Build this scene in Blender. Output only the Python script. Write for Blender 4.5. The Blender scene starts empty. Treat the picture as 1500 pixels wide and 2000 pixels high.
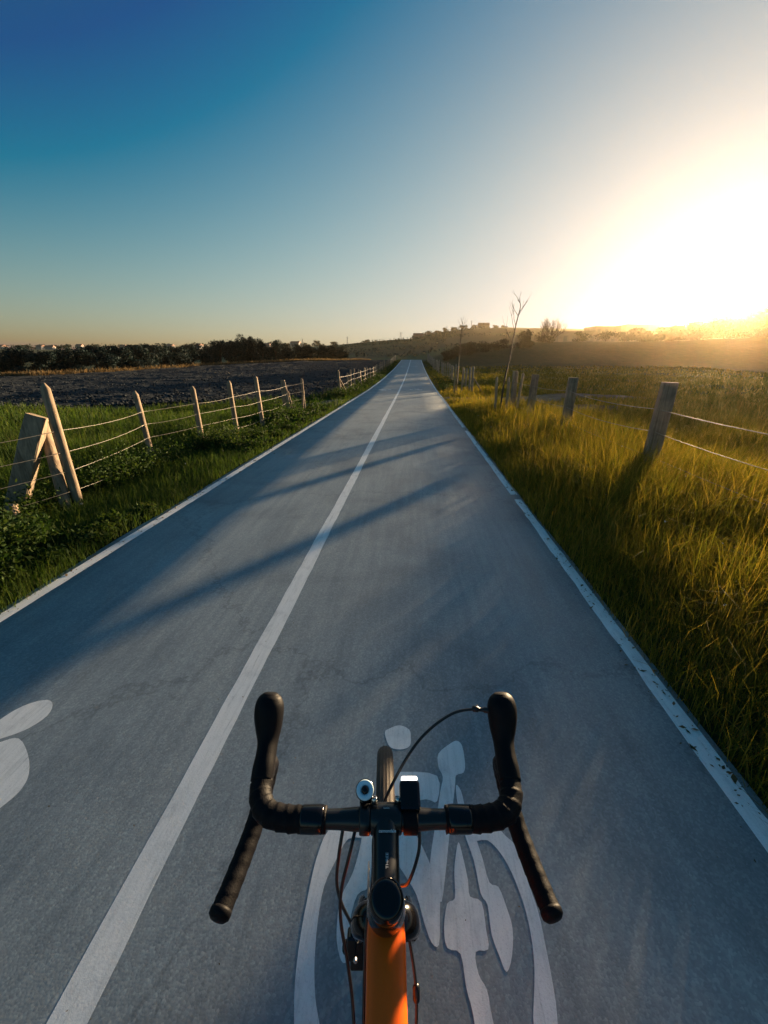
import bpy, math, random
import numpy as np
from mathutils import Vector, Matrix
R = math.radians
rng = np.random.default_rng(7)
random.seed(7)
scene = bpy.context.scene
COL = scene.collection

# ------------------------------------------------------------------ camera
cam_d = bpy.data.cameras.new('camera')
cam = bpy.data.objects.new('camera', cam_d)
COL.objects.link(cam)
cam_d.sensor_fit = 'VERTICAL'
cam_d.sensor_height = 24.0
cam_d.lens = 9.24
cam_d.clip_start = 0.02
cam_d.clip_end = 6000
CAM = Vector((0.843, 0.0, 1.60))
YAW = R(4.16)
cam.location = CAM
cam.rotation_euler = (R(90 - 20.9), 0, YAW)
scene.camera = cam

# ------------------------------------------------------------------ sky, sun, exposure
SUN_EL, SUN_AZ = R(5.1), R(34.2)          # azimuth clockwise from the road direction (+Y)
world = bpy.data.worlds.new('World')
scene.world = world
world.use_nodes = True
wt = world.node_tree
bg = wt.nodes['Background']
bg.inputs[1].default_value = 0.05
sky = wt.nodes.new('ShaderNodeTexSky')
sky.sky_type = 'NISHITA'
sky.sun_disc = False
sky.sun_elevation = SUN_EL
sky.sun_rotation = SUN_AZ
# the camera's tone response on the whole sky: lift contrast, roll the glare off softly towards white
sep_ = wt.nodes.new('ShaderNodeSeparateXYZ')
com_ = wt.nodes.new('ShaderNodeCombineXYZ')
wt.links.new(sky.outputs[0], sep_.inputs[0])
def wmath(op, a, b=None):
    n = wt.nodes.new('ShaderNodeMath'); n.operation = op
    for k_, v in enumerate((a, b)):
        if v is None: continue
        if hasattr(v, 'is_output'): wt.links.new(v, n.inputs[k_])
        else: n.inputs[k_].default_value = v
    return n.outputs[0]
EXPO = 2.2
SKY_GAIN = 10 * 2 / 2 ** EXPO * 1.36
core_ = wmath('MAXIMUM', wmath('ADD', sep_.outputs[0], -24.0), 0.0)          # aureole round the sun
tc_ = wt.nodes.new('ShaderNodeTexCoord')
sz_ = wt.nodes.new('ShaderNodeSeparateXYZ')
wt.links.new(tc_.outputs['Generated'], sz_.inputs[0])
low_ = wmath('EXPONENT', wmath('MULTIPLY', wmath('ABSOLUTE', sz_.outputs[2]), -13.0))   # thicker air at the horizon
for k_, (A, B, cap, lo) in enumerate(((2.25, 0.106, 0.56, 0.012), (2.6, 0.097, 0.59, 0.068), (1.9, 0.060, 0.65, 0.132))):
    src = sep_.outputs[k_] if k_ < 2 else wmath('ADD', sep_.outputs[2], wmath('MULTIPLY', sep_.outputs[0], 0.22))
    v_ = wmath('MAXIMUM', wmath('ADD', wmath('MULTIPLY', src, 0.1 * A), -A * B), lo)
    e_ = wmath('EXPONENT', wmath('MULTIPLY', v_, -1.0 / cap))
    o_ = wmath('MULTIPLY', wmath('SUBTRACT', 1.0, e_), cap * SKY_GAIN)
    o_ = wmath('MULTIPLY', o_, wmath('SUBTRACT', 1.0, wmath('MULTIPLY', low_, (0.0, 0.13, 0.10)[k_])))
    o_ = wmath('ADD', o_, wmath('MULTIPLY', core_, (0.06, 0.058, 0.055)[k_] * SKY_GAIN))
    wt.links.new(o_, com_.inputs[k_])
wt.links.new(com_.outputs[0], bg.inputs[0])

sun_d = bpy.data.lights.new('sun', 'SUN')
sun_d.energy = 5.0
sun_d.angle = R(1.4)
sun_d.color = (1.0, 0.72, 0.42)
sun = bpy.data.objects.new('sun', sun_d)
COL.objects.link(sun)
sdir = Vector((math.sin(SUN_AZ) * math.cos(SUN_EL), math.cos(SUN_AZ) * math.cos(SUN_EL), math.sin(SUN_EL)))
sun.rotation_euler = sdir.to_track_quat('Z', 'Y').to_euler()
sun.location = (40, 60, 30)

scene.view_settings.view_transform = 'Standard'
scene.view_settings.look = 'None'
scene.view_settings.exposure = EXPO
scene.view_settings.gamma = 1.0
scene.view_settings.use_curve_mapping = False
scene.render.engine = 'CYCLES'
scene.cycles.use_denoising = True
scene.cycles.max_bounces = 6
scene.cycles.volume_bounces = 1
scene.cycles.sample_clamp_indirect = 6.0

# ------------------------------------------------------------------ materials
def mat_new(name):
    m = bpy.data.materials.new(name)
    m.use_nodes = True
    nt = m.node_tree
    return m, nt, nt.nodes['Principled BSDF'], nt.nodes['Material Output']

def nd(nt, typ, **kw):
    n = nt.nodes.new(typ)
    for k, v in kw.items():
        setattr(n, k, v)
    return n

def noise(nt, scale, detail=4, rough=0.55, vec=None, dist=0.0):
    n = nt.nodes.new('ShaderNodeTexNoise')
    n.inputs['Scale'].default_value = scale
    n.inputs['Detail'].default_value = detail
    n.inputs['Roughness'].default_value = rough
    n.inputs['Distortion'].default_value = dist
    if vec is not None:
        nt.links.new(vec, n.inputs['Vector'])
    return n

def ramp(nt, fac, stops):
    r = nt.nodes.new('ShaderNodeValToRGB')
    el = r.color_ramp.elements
    while len(el) < len(stops):
        el.new(0.5)
    for e, (p, c) in zip(el, stops):
        e.position = p
        e.color = (*c, 1) if len(c) == 3 else c
    nt.links.new(fac, r.inputs[0])
    return r

def mapping(nt, scale=(1, 1, 1), coord='Object'):
    tc = nt.nodes.new('ShaderNodeTexCoord')
    mp = nt.nodes.new('ShaderNodeMapping')
    mp.inputs['Scale'].default_value = scale
    nt.links.new(tc.outputs[coord], mp.inputs[0])
    return mp.outputs[0]

def mixc(nt, fac, a, b, blend='MIX'):
    m = nt.nodes.new('ShaderNodeMix')
    m.data_type = 'RGBA'
    m.blend_type = blend
    for sock, v in ((m.inputs[0], fac), (m.inputs[6], a), (m.inputs[7], b)):
        if hasattr(v, 'is_output'):
            nt.links.new(v, sock)
        elif isinstance(v, (tuple, list)):
            sock.default_value = (*v, 1) if len(v) == 3 else v
        else:
            sock.default_value = v
    return m.outputs[2]

def bump(nt, bsdf, height, strength=0.5, dist=0.01):
    b = nt.nodes.new('ShaderNodeBump')
    b.inputs['Strength'].default_value = strength
    b.inputs['Distance'].default_value = dist
    nt.links.new(height, b.inputs['Height'])
    nt.links.new(b.outputs[0], bsdf.inputs['Normal'])

def m_plain(name, col, rough=0.5, metal=0.0, spec=0.5, var=0.0, vscale=30, bumpamt=0.0, bscale=200, coat=0.0):
    m, nt, b, o = mat_new(name)
    b.inputs['Roughness'].default_value = rough
    b.inputs['Metallic'].default_value = metal
    b.inputs['Specular IOR Level'].default_value = spec
    if coat:
        b.inputs['Coat Weight'].default_value = coat
        b.inputs['Coat Roughness'].default_value = 0.08
    v = mapping(nt)
    n = noise(nt, vscale, 4, 0.6, v)
    lo = tuple(c * (1 - var) for c in col)
    hi = tuple(min(1, c * (1 + var)) for c in col)
    r = ramp(nt, n.outputs[0], [(0.3, lo), (0.7, hi)])
    nt.links.new(r.outputs[0], b.inputs['Base Color'])
    if bumpamt:
        n2 = noise(nt, bscale, 3, 0.6, v)
        bump(nt, b, n2.outputs[0], bumpamt, 0.002)
    return m

def m_leaf(name, stops, transl=0.45, rough=0.5, tcol=(1.3, 1.25, 0.7), nscale=0.8):
    """foliage: colour by a per-leaf random attribute and a slow noise, some light passes through"""
    m, nt, b, o = mat_new(name)
    at = nd(nt, 'ShaderNodeAttribute', attribute_name='rnd')
    n = noise(nt, nscale, 3, 0.6, mapping(nt))
    add = nd(nt, 'ShaderNodeMath', operation='MULTIPLY_ADD')
    nt.links.new(n.outputs[0], add.inputs[0])
    add.inputs[1].default_value = 0.6
    sub = nd(nt, 'ShaderNodeMath', operation='MULTIPLY_ADD')
    nt.links.new(at.outputs['Fac'], sub.inputs[0])
    sub.inputs[1].default_value = 0.6
    sub.inputs[2].default_value = -0.1
    nt.links.new(sub.outputs[0], add.inputs[2])
    r = ramp(nt, add.outputs[0], stops)
    nt.links.new(r.outputs[0], b.inputs['Base Color'])
    b.inputs['Roughness'].default_value = max(rough, 0.7)
    b.inputs['Specular IOR Level'].default_value = 0.08
    tr = nd(nt, 'ShaderNodeBsdfTranslucent')
    tcm = mixc(nt, 1.0, r.outputs[0], tcol, 'MULTIPLY')
    nt.links.new(tcm, tr.inputs['Color'])
    mx = nd(nt, 'ShaderNodeMixShader')
    mx.inputs[0].default_value = transl
    nt.links.new(b.outputs[0], mx.inputs[1])
    nt.links.new(tr.outputs[0], mx.inputs[2])
    nt.links.new(mx.outputs[0], o.inputs['Surface'])
    return m

def m_asphalt():
    m, nt, b, o = mat_new('asphalt')
    v = mapping(nt)
    vs = mapping(nt, (5.0, 0.30, 1))
    big = noise(nt, 0.9, 5, 0.6, v, 0.6)
    streak = noise(nt, 3.0, 6, 0.65, vs, 0.3)
    fine = noise(nt, 140, 3, 0.7, v)
    agg = nd(nt, 'ShaderNodeTexVoronoi')
    agg.inputs['Scale'].default_value = 130
    nt.links.new(v, agg.inputs['Vector'])
    base = ramp(nt, streak.outputs[0], [(0.25, (0.215, 0.256, 0.278)), (0.5, (0.270, 0.315, 0.338)), (0.75, (0.330, 0.374, 0.392))])
    blot = ramp(nt, big.outputs[0], [(0.28, (0.66, 0.68, 0.71)), (0.5, (1.0, 1.0, 1.0)), (0.72, (1.2, 1.18, 1.16))])
    c1 = mixc(nt, 1.0, base.outputs[0], blot.outputs[0], 'MULTIPLY')
    spk = ramp(nt, agg.outputs['Color'], [(0.25, (0.80, 0.80, 0.81)), (0.6, (1.0, 1.0, 1.0)), (0.93, (1.3, 1.29, 1.27))])
    c2 = mixc(nt, 0.75, c1, spk.outputs[0], 'MULTIPLY')
    # hairline cracks
    cr = nd(nt, 'ShaderNodeTexVoronoi', feature='DISTANCE_TO_EDGE')
    cr.inputs['Scale'].default_value = 0.33
    wob = noise(nt, 2.2, 5, 0.7, v)
    wv = nd(nt, 'ShaderNodeVectorMath', operation='MULTIPLY_ADD')
    nt.links.new(wob.outputs['Color'], wv.inputs[0])
    wv.inputs[1].default_value = (0.9, 0.9, 0)
    nt.links.new(v, wv.inputs[2])
    nt.links.new(wv.outputs[0], cr.inputs['Vector'])
    crm = ramp(nt, cr.outputs['Distance'], [(0.0, (0.45, 0.45, 0.45)), (0.008, (1, 1, 1))])
    c3 = mixc(nt, 0.45, c2, crm.outputs[0], 'MULTIPLY')
    nt.links.new(c3, b.inputs['Base Color'])
    rr = ramp(nt, streak.outputs[0], [(0.2, (0.58,) * 3), (0.8, (0.76,) * 3)])
    nt.links.new(rr.outputs[0], b.inputs['Roughness'])
    b.inputs['Specular IOR Level'].default_value = 0.5
    hsum = nd(nt, 'ShaderNodeMath', operation='MULTIPLY_ADD')
    nt.links.new(agg.outputs['Distance'], hsum.inputs[0])
    hsum.inputs[1].default_value = -1.0
    nt.links.new(fine.outputs[0], hsum.inputs[2])
    bump(nt, b, hsum.outputs[0], 0.2, 0.0012)
    return m

def m_paint():
    m, nt, b, o = mat_new('road_paint')
    v = mapping(nt)
    vs = mapping(nt, (34, 2.2, 1))
    st = noise(nt, 1.0, 5, 0.7, vs)
    n2 = noise(nt, 9, 5, 0.7, v)
    agg = noise(nt, 160, 2, 0.7, v)
    c = ramp(nt, st.outputs[0], [(0.28, (0.70, 0.73, 0.73)), (0.5, (0.85, 0.87, 0.87)), (0.75, (0.90, 0.91, 0.91))])
    w = ramp(nt, n2.outputs[0], [(0.28, (0.78, 0.79, 0.80)), (0.48, (1, 1, 1))])
    c2 = mixc(nt, 1.0, c.outputs[0], w.outputs[0], 'MULTIPLY')
    sp = ramp(nt, agg.outputs[0], [(0.3, (0.55, 0.56, 0.58)), (0.45, (1, 1, 1))])
    c3 = mixc(nt, 0.35, c2, sp.outputs[0], 'MULTIPLY')
    wn = noise(nt, 1.0, 6, 0.75, mapping(nt, (60, 5, 1)))
    wm = ramp(nt, wn.outputs[0], [(0.28, (0.9,) * 3), (0.37, (0.2,) * 3), (0.47, (0, 0, 0))])
    c3 = mixc(nt, wm.outputs[0], c3, (0.24, 0.28, 0.30))
    nt.links.new(c3, b.inputs['Base Color'])
    b.inputs['Roughness'].default_value = 0.6
    bump(nt, b, agg.outputs[0], 0.3, 0.0012)
    return m

def m_ground(name, stops, scale, bscale, bd, bstr=0.8, c2=None):
    m, nt, b, o = mat_new(name)
    v = mapping(nt)
    n = noise(nt, scale, 8, 0.65, v, 0.4)
    r = ramp(nt, n.outputs[0], stops)
    n2 = noise(nt, bscale, 6, 0.7, v)
    k = ramp(nt, n2.outputs[0], [(0.25, (0.7, 0.7, 0.7)), (0.75, (1.3, 1.3, 1.3))])
    cc = mixc(nt, 1.0, r.outputs[0], k.outputs[0], 'MULTIPLY')
    nt.links.new(cc, b.inputs['Base Color'])
    b.inputs['Roughness'].default_value = 0.95
    b.inputs['Specular IOR Level'].default_value = 0.15
    bump(nt, b, n2.outputs[0], bstr, bd)
    return m

def m_wood(name, a, c, scale=1.0):
    m, nt, b, o = mat_new(name)
    v = mapping(nt, (22 * scale, 22 * scale, 1.6 * scale))
    n = noise(nt, 1.0, 6, 0.7, v, 1.2)
    v2 = mapping(nt)
    n2 = noise(nt, 5, 4, 0.6, v2)
    r = ramp(nt, n.outputs[0], [(0.3, a), (0.7, c)])
    k = ramp(nt, n2.outputs[0], [(0.3, (0.65, 0.65, 0.66)), (0.7, (1.2, 1.18, 1.15))])
    cc = mixc(nt, 1.0, r.outputs[0], k.outputs[0], 'MULTIPLY')
    nt.links.new(cc, b.inputs['Base Color'])
    b.inputs['Roughness'].default_value = 0.85
    b.inputs['Specular IOR Level'].default_value = 0.25
    bump(nt, b, n.outputs[0], 0.8, 0.006)
    return m

M = {}
M['asphalt'] = m_asphalt()
M['paint'] = m_paint()
M['turf'] = m_ground('turf_soil', [(0.3, (0.030, 0.040, 0.014)), (0.55, (0.055, 0.062, 0.022)), (0.75, (0.085, 0.075, 0.035))], 1.3, 9, 0.05)
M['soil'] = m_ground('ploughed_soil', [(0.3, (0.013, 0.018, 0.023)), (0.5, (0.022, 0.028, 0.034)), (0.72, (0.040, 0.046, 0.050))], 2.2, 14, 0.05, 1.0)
M['dirt'] = m_ground('bare_earth', [(0.3, (0.10, 0.075, 0.05)), (0.6, (0.20, 0.155, 0.105)), (0.8, (0.27, 0.22, 0.16))], 2.0, 16, 0.03)
M['post'] = m_wood('weathered_post', (0.13, 0.095, 0.065), (0.40, 0.30, 0.21))
M['postgrey'] = m_wood('grey_post', (0.17, 0.14, 0.11), (0.34, 0.29, 0.23))
M['sleeper'] = m_wood('sleeper_wood', (0.13, 0.10, 0.07), (0.40, 0.31, 0.22), 0.7)
M['stake'] = m_wood('stake_wood', (0.24, 0.175, 0.11), (0.42, 0.32, 0.21))
M['wire'] = m_plain('fence_wire', (0.22, 0.20, 0.18), 0.55, 0.6, var=0.3)
M['bark'] = m_wood('bark', (0.05, 0.038, 0.028), (0.12, 0.095, 0.07))
M['grassr'] = m_leaf('verge_grass', [(0.15, (0.055, 0.075, 0.014)), (0.42, (0.105, 0.115, 0.022)), (0.65, (0.18, 0.155, 0.036)), (0.88, (0.34, 0.25, 0.09))], 0.62, 0.45, (1.9, 1.55, 0.5))
M['grassl'] = m_leaf('meadow_grass', [(0.15, (0.022, 0.050, 0.010)), (0.5, (0.045, 0.080, 0.016)), (0.8, (0.080, 0.100, 0.026)), (0.95, (0.14, 0.12, 0.05))], 0.4, 0.5, (1.3, 1.3, 0.6))
M['weed'] = m_leaf('weed_leaves', [(0.15, (0.014, 0.034, 0.009)), (0.5, (0.030, 0.058, 0.013)), (0.8, (0.060, 0.082, 0.022)), (0.95, (0.12, 0.10, 0.045))], 0.3, 0.45, (1.3, 1.3, 0.6))
M['dry'] = m_leaf('dry_grass', [(0.2, (0.10, 0.075, 0.038)), (0.55, (0.18, 0.135, 0.075)), (0.9, (0.27, 0.21, 0.13))], 0.4, 0.7, (1.2, 1.0, 0.7))
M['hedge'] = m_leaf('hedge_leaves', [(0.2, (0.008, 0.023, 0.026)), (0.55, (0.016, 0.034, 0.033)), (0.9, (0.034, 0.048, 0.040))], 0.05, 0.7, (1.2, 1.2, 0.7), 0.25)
M['bankleaf'] = m_leaf('scrub_leaves', [(0.2, (0.018, 0.022, 0.010)), (0.55, (0.034, 0.034, 0.015)), (0.9, (0.06, 0.048, 0.024))], 0.04, 0.7, (1.3, 1.1, 0.6), 0.25)
M['petal'] = m_plain('white_petal', (0.75, 0.75, 0.70), 0.7)
M['housewall'] = m_plain('house_wall', (0.24, 0.24, 0.24), 0.8, var=0.1, vscale=2)
M['blockwall'] = m_plain('block_wall', (0.22, 0.19, 0.16), 0.85, var=0.15, vscale=0.6)
M['rooftile'] = m_plain('roof_tile', (0.26, 0.13, 0.09), 0.8, var=0.2, vscale=3)
M['pane'] = m_plain('window_pane', (0.14, 0.13, 0.12), 0.3)
M['steel'] = m_plain('galvanised_steel', (0.30, 0.30, 0.31), 0.5, 0.6, var=0.1)
# bicycle
M['tape'] = m_plain('bar_tape_cork', (0.005, 0.005, 0.007), 0.55, var=0.25, vscale=60, bumpamt=0.3, bscale=420, spec=0.12)
M['rubber'] = m_plain('hood_rubber', (0.005, 0.005, 0.007), 0.52, var=0.15, bumpamt=0.15, bscale=500, spec=0.12)
M['blackalu'] = m_plain('black_anodised', (0.006, 0.0065, 0.009), 0.3, 0.0, var=0.1)
M['gloss'] = m_plain('gloss_black', (0.004, 0.004, 0.006), 0.15, var=0.1, spec=0.35)
M['orange'] = m_plain('orange_paint', (1.0, 0.135, 0.006), 0.40, var=0.04, vscale=300, spec=0.3)
M['tyre'] = m_plain('tyre_rubber', (0.055, 0.038, 0.029), 0.6, var=0.3, vscale=50, bumpamt=0.2, bscale=300, spec=0.4)
M['rim'] = m_plain('rim_black', (0.015, 0.015, 0.016), 0.35)
M['silver'] = m_plain('bright_steel', (0.55, 0.55, 0.56), 0.25, 1.0, var=0.1)
M['cable'] = m_plain('cable_housing', (0.010, 0.010, 0.011), 0.35)
M['print'] = m_plain('white_print', (0.62, 0.63, 0.65), 0.5)
M['saddle'] = m_plain('saddle_cover', (0.015, 0.015, 0.016), 0.5, bumpamt=0.2)
M['ring'] = m_plain('pale_blue_ring', (0.62, 0.80, 0.92), 0.25)
m, nt, b, o = mat_new('lit_lens')
b.inputs['Base Color'].default_value = (0.9, 0.9, 0.88, 1)
b.inputs['Emission Color'].default_value = (1, 0.97, 0.92, 1)
b.inputs['Emission Strength'].default_value = 0.55
M['lens'] = m

# ------------------------------------------------------------------ mesh helpers
def link_mesh(name, verts, faces, mat=None, parent=None, smooth=False, rnd=None):
    """verts: (N,3) array, faces: list of index lists or (F,k) int array"""
    me = bpy.data.meshes.new(name)
    verts = np.asarray(verts, dtype=np.float32)
    if isinstance(faces, np.ndarray):
        nf, k = faces.shape
        me.vertices.add(len(verts)); me.vertices.foreach_set('co', verts.ravel())
        me.loops.add(nf * k); me.loops.foreach_set('vertex_index', faces.ravel().astype(np.int32))
        me.polygons.add(nf)
        me.polygons.foreach_set('loop_start', np.arange(0, nf * k, k, dtype=np.int32))
        me.update(calc_edges=True)
        me.validate()
    else:
        me.from_pydata([tuple(v) for v in verts], [], faces)
    if rnd is not None:
        a = me.attributes.new('rnd', 'FLOAT', 'POINT')
        a.data.foreach_set('value', np.asarray(rnd, dtype=np.float32))
    if smooth:
        me.polygons.foreach_set('use_smooth', np.ones(len(me.polygons), dtype=bool))
    if mat is not None:
        me.materials.append(M[mat] if isinstance(mat, str) else mat)
    o = bpy.data.objects.new(name, me)
    COL.objects.link(o)
    if parent is not None:
        o.parent = parent
    return o

def copy_obj(o, parent=None, loc=None, rotz=None):
    c = o.copy()
    COL.objects.link(c)
    c.parent = parent
    if loc is not None:
        c.location = loc
    if rotz is not None:
        c.rotation_euler = (0, 0, rotz)
    return c

def empty(name, loc=(0, 0, 0), rotz=0.0):
    o = bpy.data.objects.new(name, None)
    o.empty_display_size = 0.2
    COL.objects.link(o)
    o.location = loc
    o.rotation_euler = (0, 0, rotz)
    return o

def tag(o, label=None, cat=None, group=None, kind=None):
    if label: o['label'] = label
    if cat: o['category'] = cat
    if group: o['group'] = group
    if kind: o['kind'] = kind
    return o

class MB:
    def __init__(self):
        self.v = []; self.f = []
    def add(self, verts, faces):
        n = len(self.v)
        self.v.extend([tuple(p) for p in verts])
        self.f.extend([[i + n for i in f] for f in faces])
        return self
    def box(self, c, s, rot=None, taper=1.0):
        x, y, z = s[0] / 2, s[1] / 2, s[2] / 2
        pts = [(-x, -y, -z), (x, -y, -z), (x, y, -z), (-x, y, -z),
               (-x * taper, -y * taper, z), (x * taper, -y * taper, z), (x * taper, y * taper, z), (-x * taper, y * taper, z)]
        pts = [Vector(p) for p in pts]
        if rot is not None:
            pts = [rot @ p for p in pts]
        pts = [p + Vector(c) for p in pts]
        return self.add(pts, [[0, 3, 2, 1], [4, 5, 6, 7], [0, 1, 5, 4], [1, 2, 6, 5], [2, 3, 7, 6], [3, 0, 4, 7]])
    def tube(self, path, rad, sides=8, caps=True, up=(0, 0, 1), fn=None):
        P = [Vector(p) for p in path]
        n = len(P)
        rad = rad if hasattr(rad, '__len__') else [rad] * n
        rings = []
        prev = None
        s = 0.0
        for i in range(n):
            t = (P[min(i + 1, n - 1)] - P[max(i - 1, 0)]).normalized()
            if prev is None:
                u = Vector(up)
                if abs(u.dot(t)) > 0.95:
                    u = Vector((0, 1, 0)) if abs(t.y) < 0.9 else Vector((1, 0, 0))
                nx = t.cross(u).normalized()
            else:
                nx = (prev - t * prev.dot(t)).normalized()
            prev = nx
            ny = nx.cross(t).normalized()
            if i:
                s += (P[i] - P[i - 1]).length
            r = rad[i]
            a, b2 = (r, r) if not hasattr(r, '__len__') else r
            ring = []
            for k in range(sides):
                th = 2 * math.pi * k / sides
                q = fn(s, th) if fn else 1.0
                ring.append(P[i] + nx * (a * q * math.cos(th)) + ny * (b2 * q * math.sin(th)))
            rings.append(ring)
        verts = [p for r_ in rings for p in r_]
        faces = []
        for i in range(n - 1):
            for k in range(sides):
                k2 = (k + 1) % sides
                faces.append([i * sides + k, i * sides + k2, (i + 1) * sides + k2, (i + 1) * sides + k])
        if caps:
            faces.append(list(range(sides))[::-1])
            faces.append([(n - 1) * sides + k for k in range(sides)])
        return self.add(verts, faces)
    def lathe(self, prof, origin=(0, 0, 0), axis=(0, 0, 1), seg=24):
        """prof: list of (radius, height along axis)"""
        q = Vector((0, 0, 1)).rotation_difference(Vector(axis).normalized())
        O = Vector(origin)
        verts = []; faces = []
        for r, h in prof:
            for k in range(seg):
                th = 2 * math.pi * k / seg
                verts.append(O + q @ Vector((r * math.cos(th), r * math.sin(th), h)))
        for i in range(len(prof) - 1):
            for k in range(seg):
                k2 = (k + 1) % seg
                faces.append([i * seg + k, i * seg + k2, (i + 1) * seg + k2, (i + 1) * seg + k])
        faces.append(list(range(seg))[::-1])
        faces.append([(len(prof) - 1) * seg + k for k in range(seg)])
        return self.add(verts, faces)
    def build(self, name, mat, parent=None, smooth=False, bevel=0.0, auto=None):
        o = link_mesh(name, self.v, self.f, mat, parent, smooth)
        if bevel:
            md = o.modifiers.new('bevel', 'BEVEL')
            md.width = bevel; md.segments = 2; md.limit_method = 'ANGLE'
        return o

def spline(pts, n=8):
    """Catmull-Rom through points of any dimension"""
    p = [np.array(q, dtype=float) for q in pts]
    p = [2 * p[0] - p[1]] + p + [2 * p[-1] - p[-2]]
    out = []
    for i in range(1, len(p) - 2):
        for k in range(n):
            t = k / n
            a, b_, c, d = p[i - 1], p[i], p[i + 1], p[i + 2]
            out.append(0.5 * ((2 * b_) + (-a + c) * t + (2 * a - 5 * b_ + 4 * c - d) * t * t + (-a + 3 * b_ - 3 * c + d) * t ** 3))
    out.append(p[-2])
    return out

# ------------------------------------------------------------------ terrain
def sst(a, b, v):
    t = np.clip((v - a) / (b - a), 0, 1)
    return t * t * (3 - 2 * t)

def hash2(ix, iy, seed):
    h = (ix.astype(np.int64) * 374761393 + iy.astype(np.int64) * 668265263 + seed * 1442695041) & 0xffffffff
    h = ((h ^ (h >> 13)) * 1274126177) & 0xffffffff
    return ((h ^ (h >> 16)) & 0xffff) / 65535.0

def vnoise(x, y, seed=0):
    x = np.asarray(x, dtype=float); y = np.asarray(y, dtype=float)
    ix, iy = np.floor(x), np.floor(y)
    fx, fy = x - ix, y - iy
    fx = fx * fx * (3 - 2 * fx); fy = fy * fy * (3 - 2 * fy)
    a = hash2(ix, iy, seed); b_ = hash2(ix + 1, iy, seed); c = hash2(ix, iy + 1, seed); d = hash2(ix + 1, iy + 1, seed)
    return (a + (b_ - a) * fx) * (1 - fy) + (c + (d - c) * fx) * fy

def fbm(x, y, oct=4, seed=0):
    s = 0; a = 0.5
    for k in range(oct):
        s = s + a * (vnoise(x * 2 ** k, y * 2 ** k, seed + k) - 0.5)
        a *= 0.5
    return s

def rise(y):
    return 1.9 * (np.clip((y - 22) / 66, 0, 1)) ** 1.56

BANKX = [3, 6, 9, 19, 28, 45, 120, 400]
BANKH = [0, 0.7, 1.9, 3.0, 3.5, 3.8, 4.6, 6.0]
HILLX = [-1500, -160, -70, -30, 0, 46, 90, 200, 600, 1500]
HILLH = [12, 12, 15, 18.6, 20, 24.2, 24, 22, 20, 20]

def ter(x, y):
    x = np.asarray(x, dtype=float); y = np.asarray(y, dtype=float)
    z = rise(y)
    z = z - np.where(x < -2.1, 0.22 * sst(2.1, 4.5, -x) + 0.3 * sst(6, 40, -x), 0)
    z = z - np.where(x > 2.4, 0.12 * sst(2.4, 4.5, x), 0)
    off = np.abs(x - 0.15)
    z = z + sst(3.0, 6.0, off) * 0.16 * fbm(x * 0.35, y * 0.35, 3, 3) * 2
    wob = 5 * fbm(x * 0.06, y * 0.06, 3, 11)
    z = z + np.interp(x, BANKX, BANKH) * sst(58, 90, y + wob * 2) * (1 + 0.25 * fbm(x * 0.12, y * 0.12, 3, 5))
    hill = np.interp(x, HILLX, HILLH) * sst(150, 430, y)
    z = z + hill * (1 + 0.08 * fbm(x * 0.012, y * 0.012, 3, 21)) + sst(110, 200, y) * 1.2 * fbm(x * 0.03, y * 0.03, 3, 8)
    return z

def terz(x, y):
    return float(ter(np.array([x]), np.array([y]))[0])

def sheet(name, xs, ys, zoff, mat, zfn=None):
    X, Y = np.meshgrid(xs, ys)
    Z = (ter(X, Y) if zfn is None else zfn(X, Y)) + zoff
    v = np.stack([X, Y, Z], -1).reshape(-1, 3)
    nx, ny = len(xs), len(ys)
    i = np.arange(nx - 1)[None, :] + nx * np.arange(ny - 1)[:, None]
    f = np.stack([i, i + 1, i + nx + 1, i + nx], -1).reshape(-1, 4)
    return link_mesh(name, v, f, mat, None, True)

def gspace(a, b, n, p):
    """spacing fine near 0, coarse far out; a<0<b"""
    t = np.linspace(-1, 1, n)
    return np.where(t < 0, -abs(a) * np.abs(t) ** p, b * np.abs(t) ** p)

M['land'] = None
def m_land():
    """fields and turf of the wide country: patchwork colour by field, hedged slopes further off"""
    m, nt, b, o = mat_new('countryside')
    v = mapping(nt)
    n = noise(nt, 1.2, 8, 0.65, v, 0.4)
    near = ramp(nt, n.outputs[0], [(0.3, (0.030, 0.040, 0.014)), (0.55, (0.055, 0.060, 0.022)), (0.75, (0.090, 0.078, 0.038))])
    vv = mapping(nt, (0.012, 0.022, 0.0))
    vo = nd(nt, 'ShaderNodeTexVoronoi')
    vo.inputs['Scale'].default_value = 1.0
    nt.links.new(vv, vo.inputs['Vector'])
    sep = nd(nt, 'ShaderNodeSeparateColor')
    nt.links.new(vo.outputs['Color'], sep.inputs[0])
    fld = ramp(nt, sep.outputs[0], [(0.1, (0.075, 0.095, 0.035)), (0.4, (0.10, 0.115, 0.045)), (0.7, (0.085, 0.085, 0.045)), (0.95, (0.12, 0.10, 0.055))])
    geo = nd(nt, 'ShaderNodeNewGeometry')
    sx = nd(nt, 'ShaderNodeSeparateXYZ')
    nt.links.new(geo.outputs['Position'], sx.inputs[0])
    mr = nd(nt, 'ShaderNodeMapRange')
    mr.inputs['From Min'].default_value = 120
    mr.inputs['From Max'].default_value = 180
    nt.links.new(sx.outputs['Y'], mr.inputs['Value'])
    c = mixc(nt, mr.outputs[0], near.outputs[0], fld.outputs[0])
    nt.links.new(c, b.inputs['Base Color'])
    b.inputs['Roughness'].default_value = 0.95
    b.inputs['Specular IOR Level'].default_value = 0.1
    n2 = noise(nt, 7, 6, 0.7, v)
    bump(nt, b, n2.outputs[0], 0.8, 0.05)
    return m
M['land'] = m_land()

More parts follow.
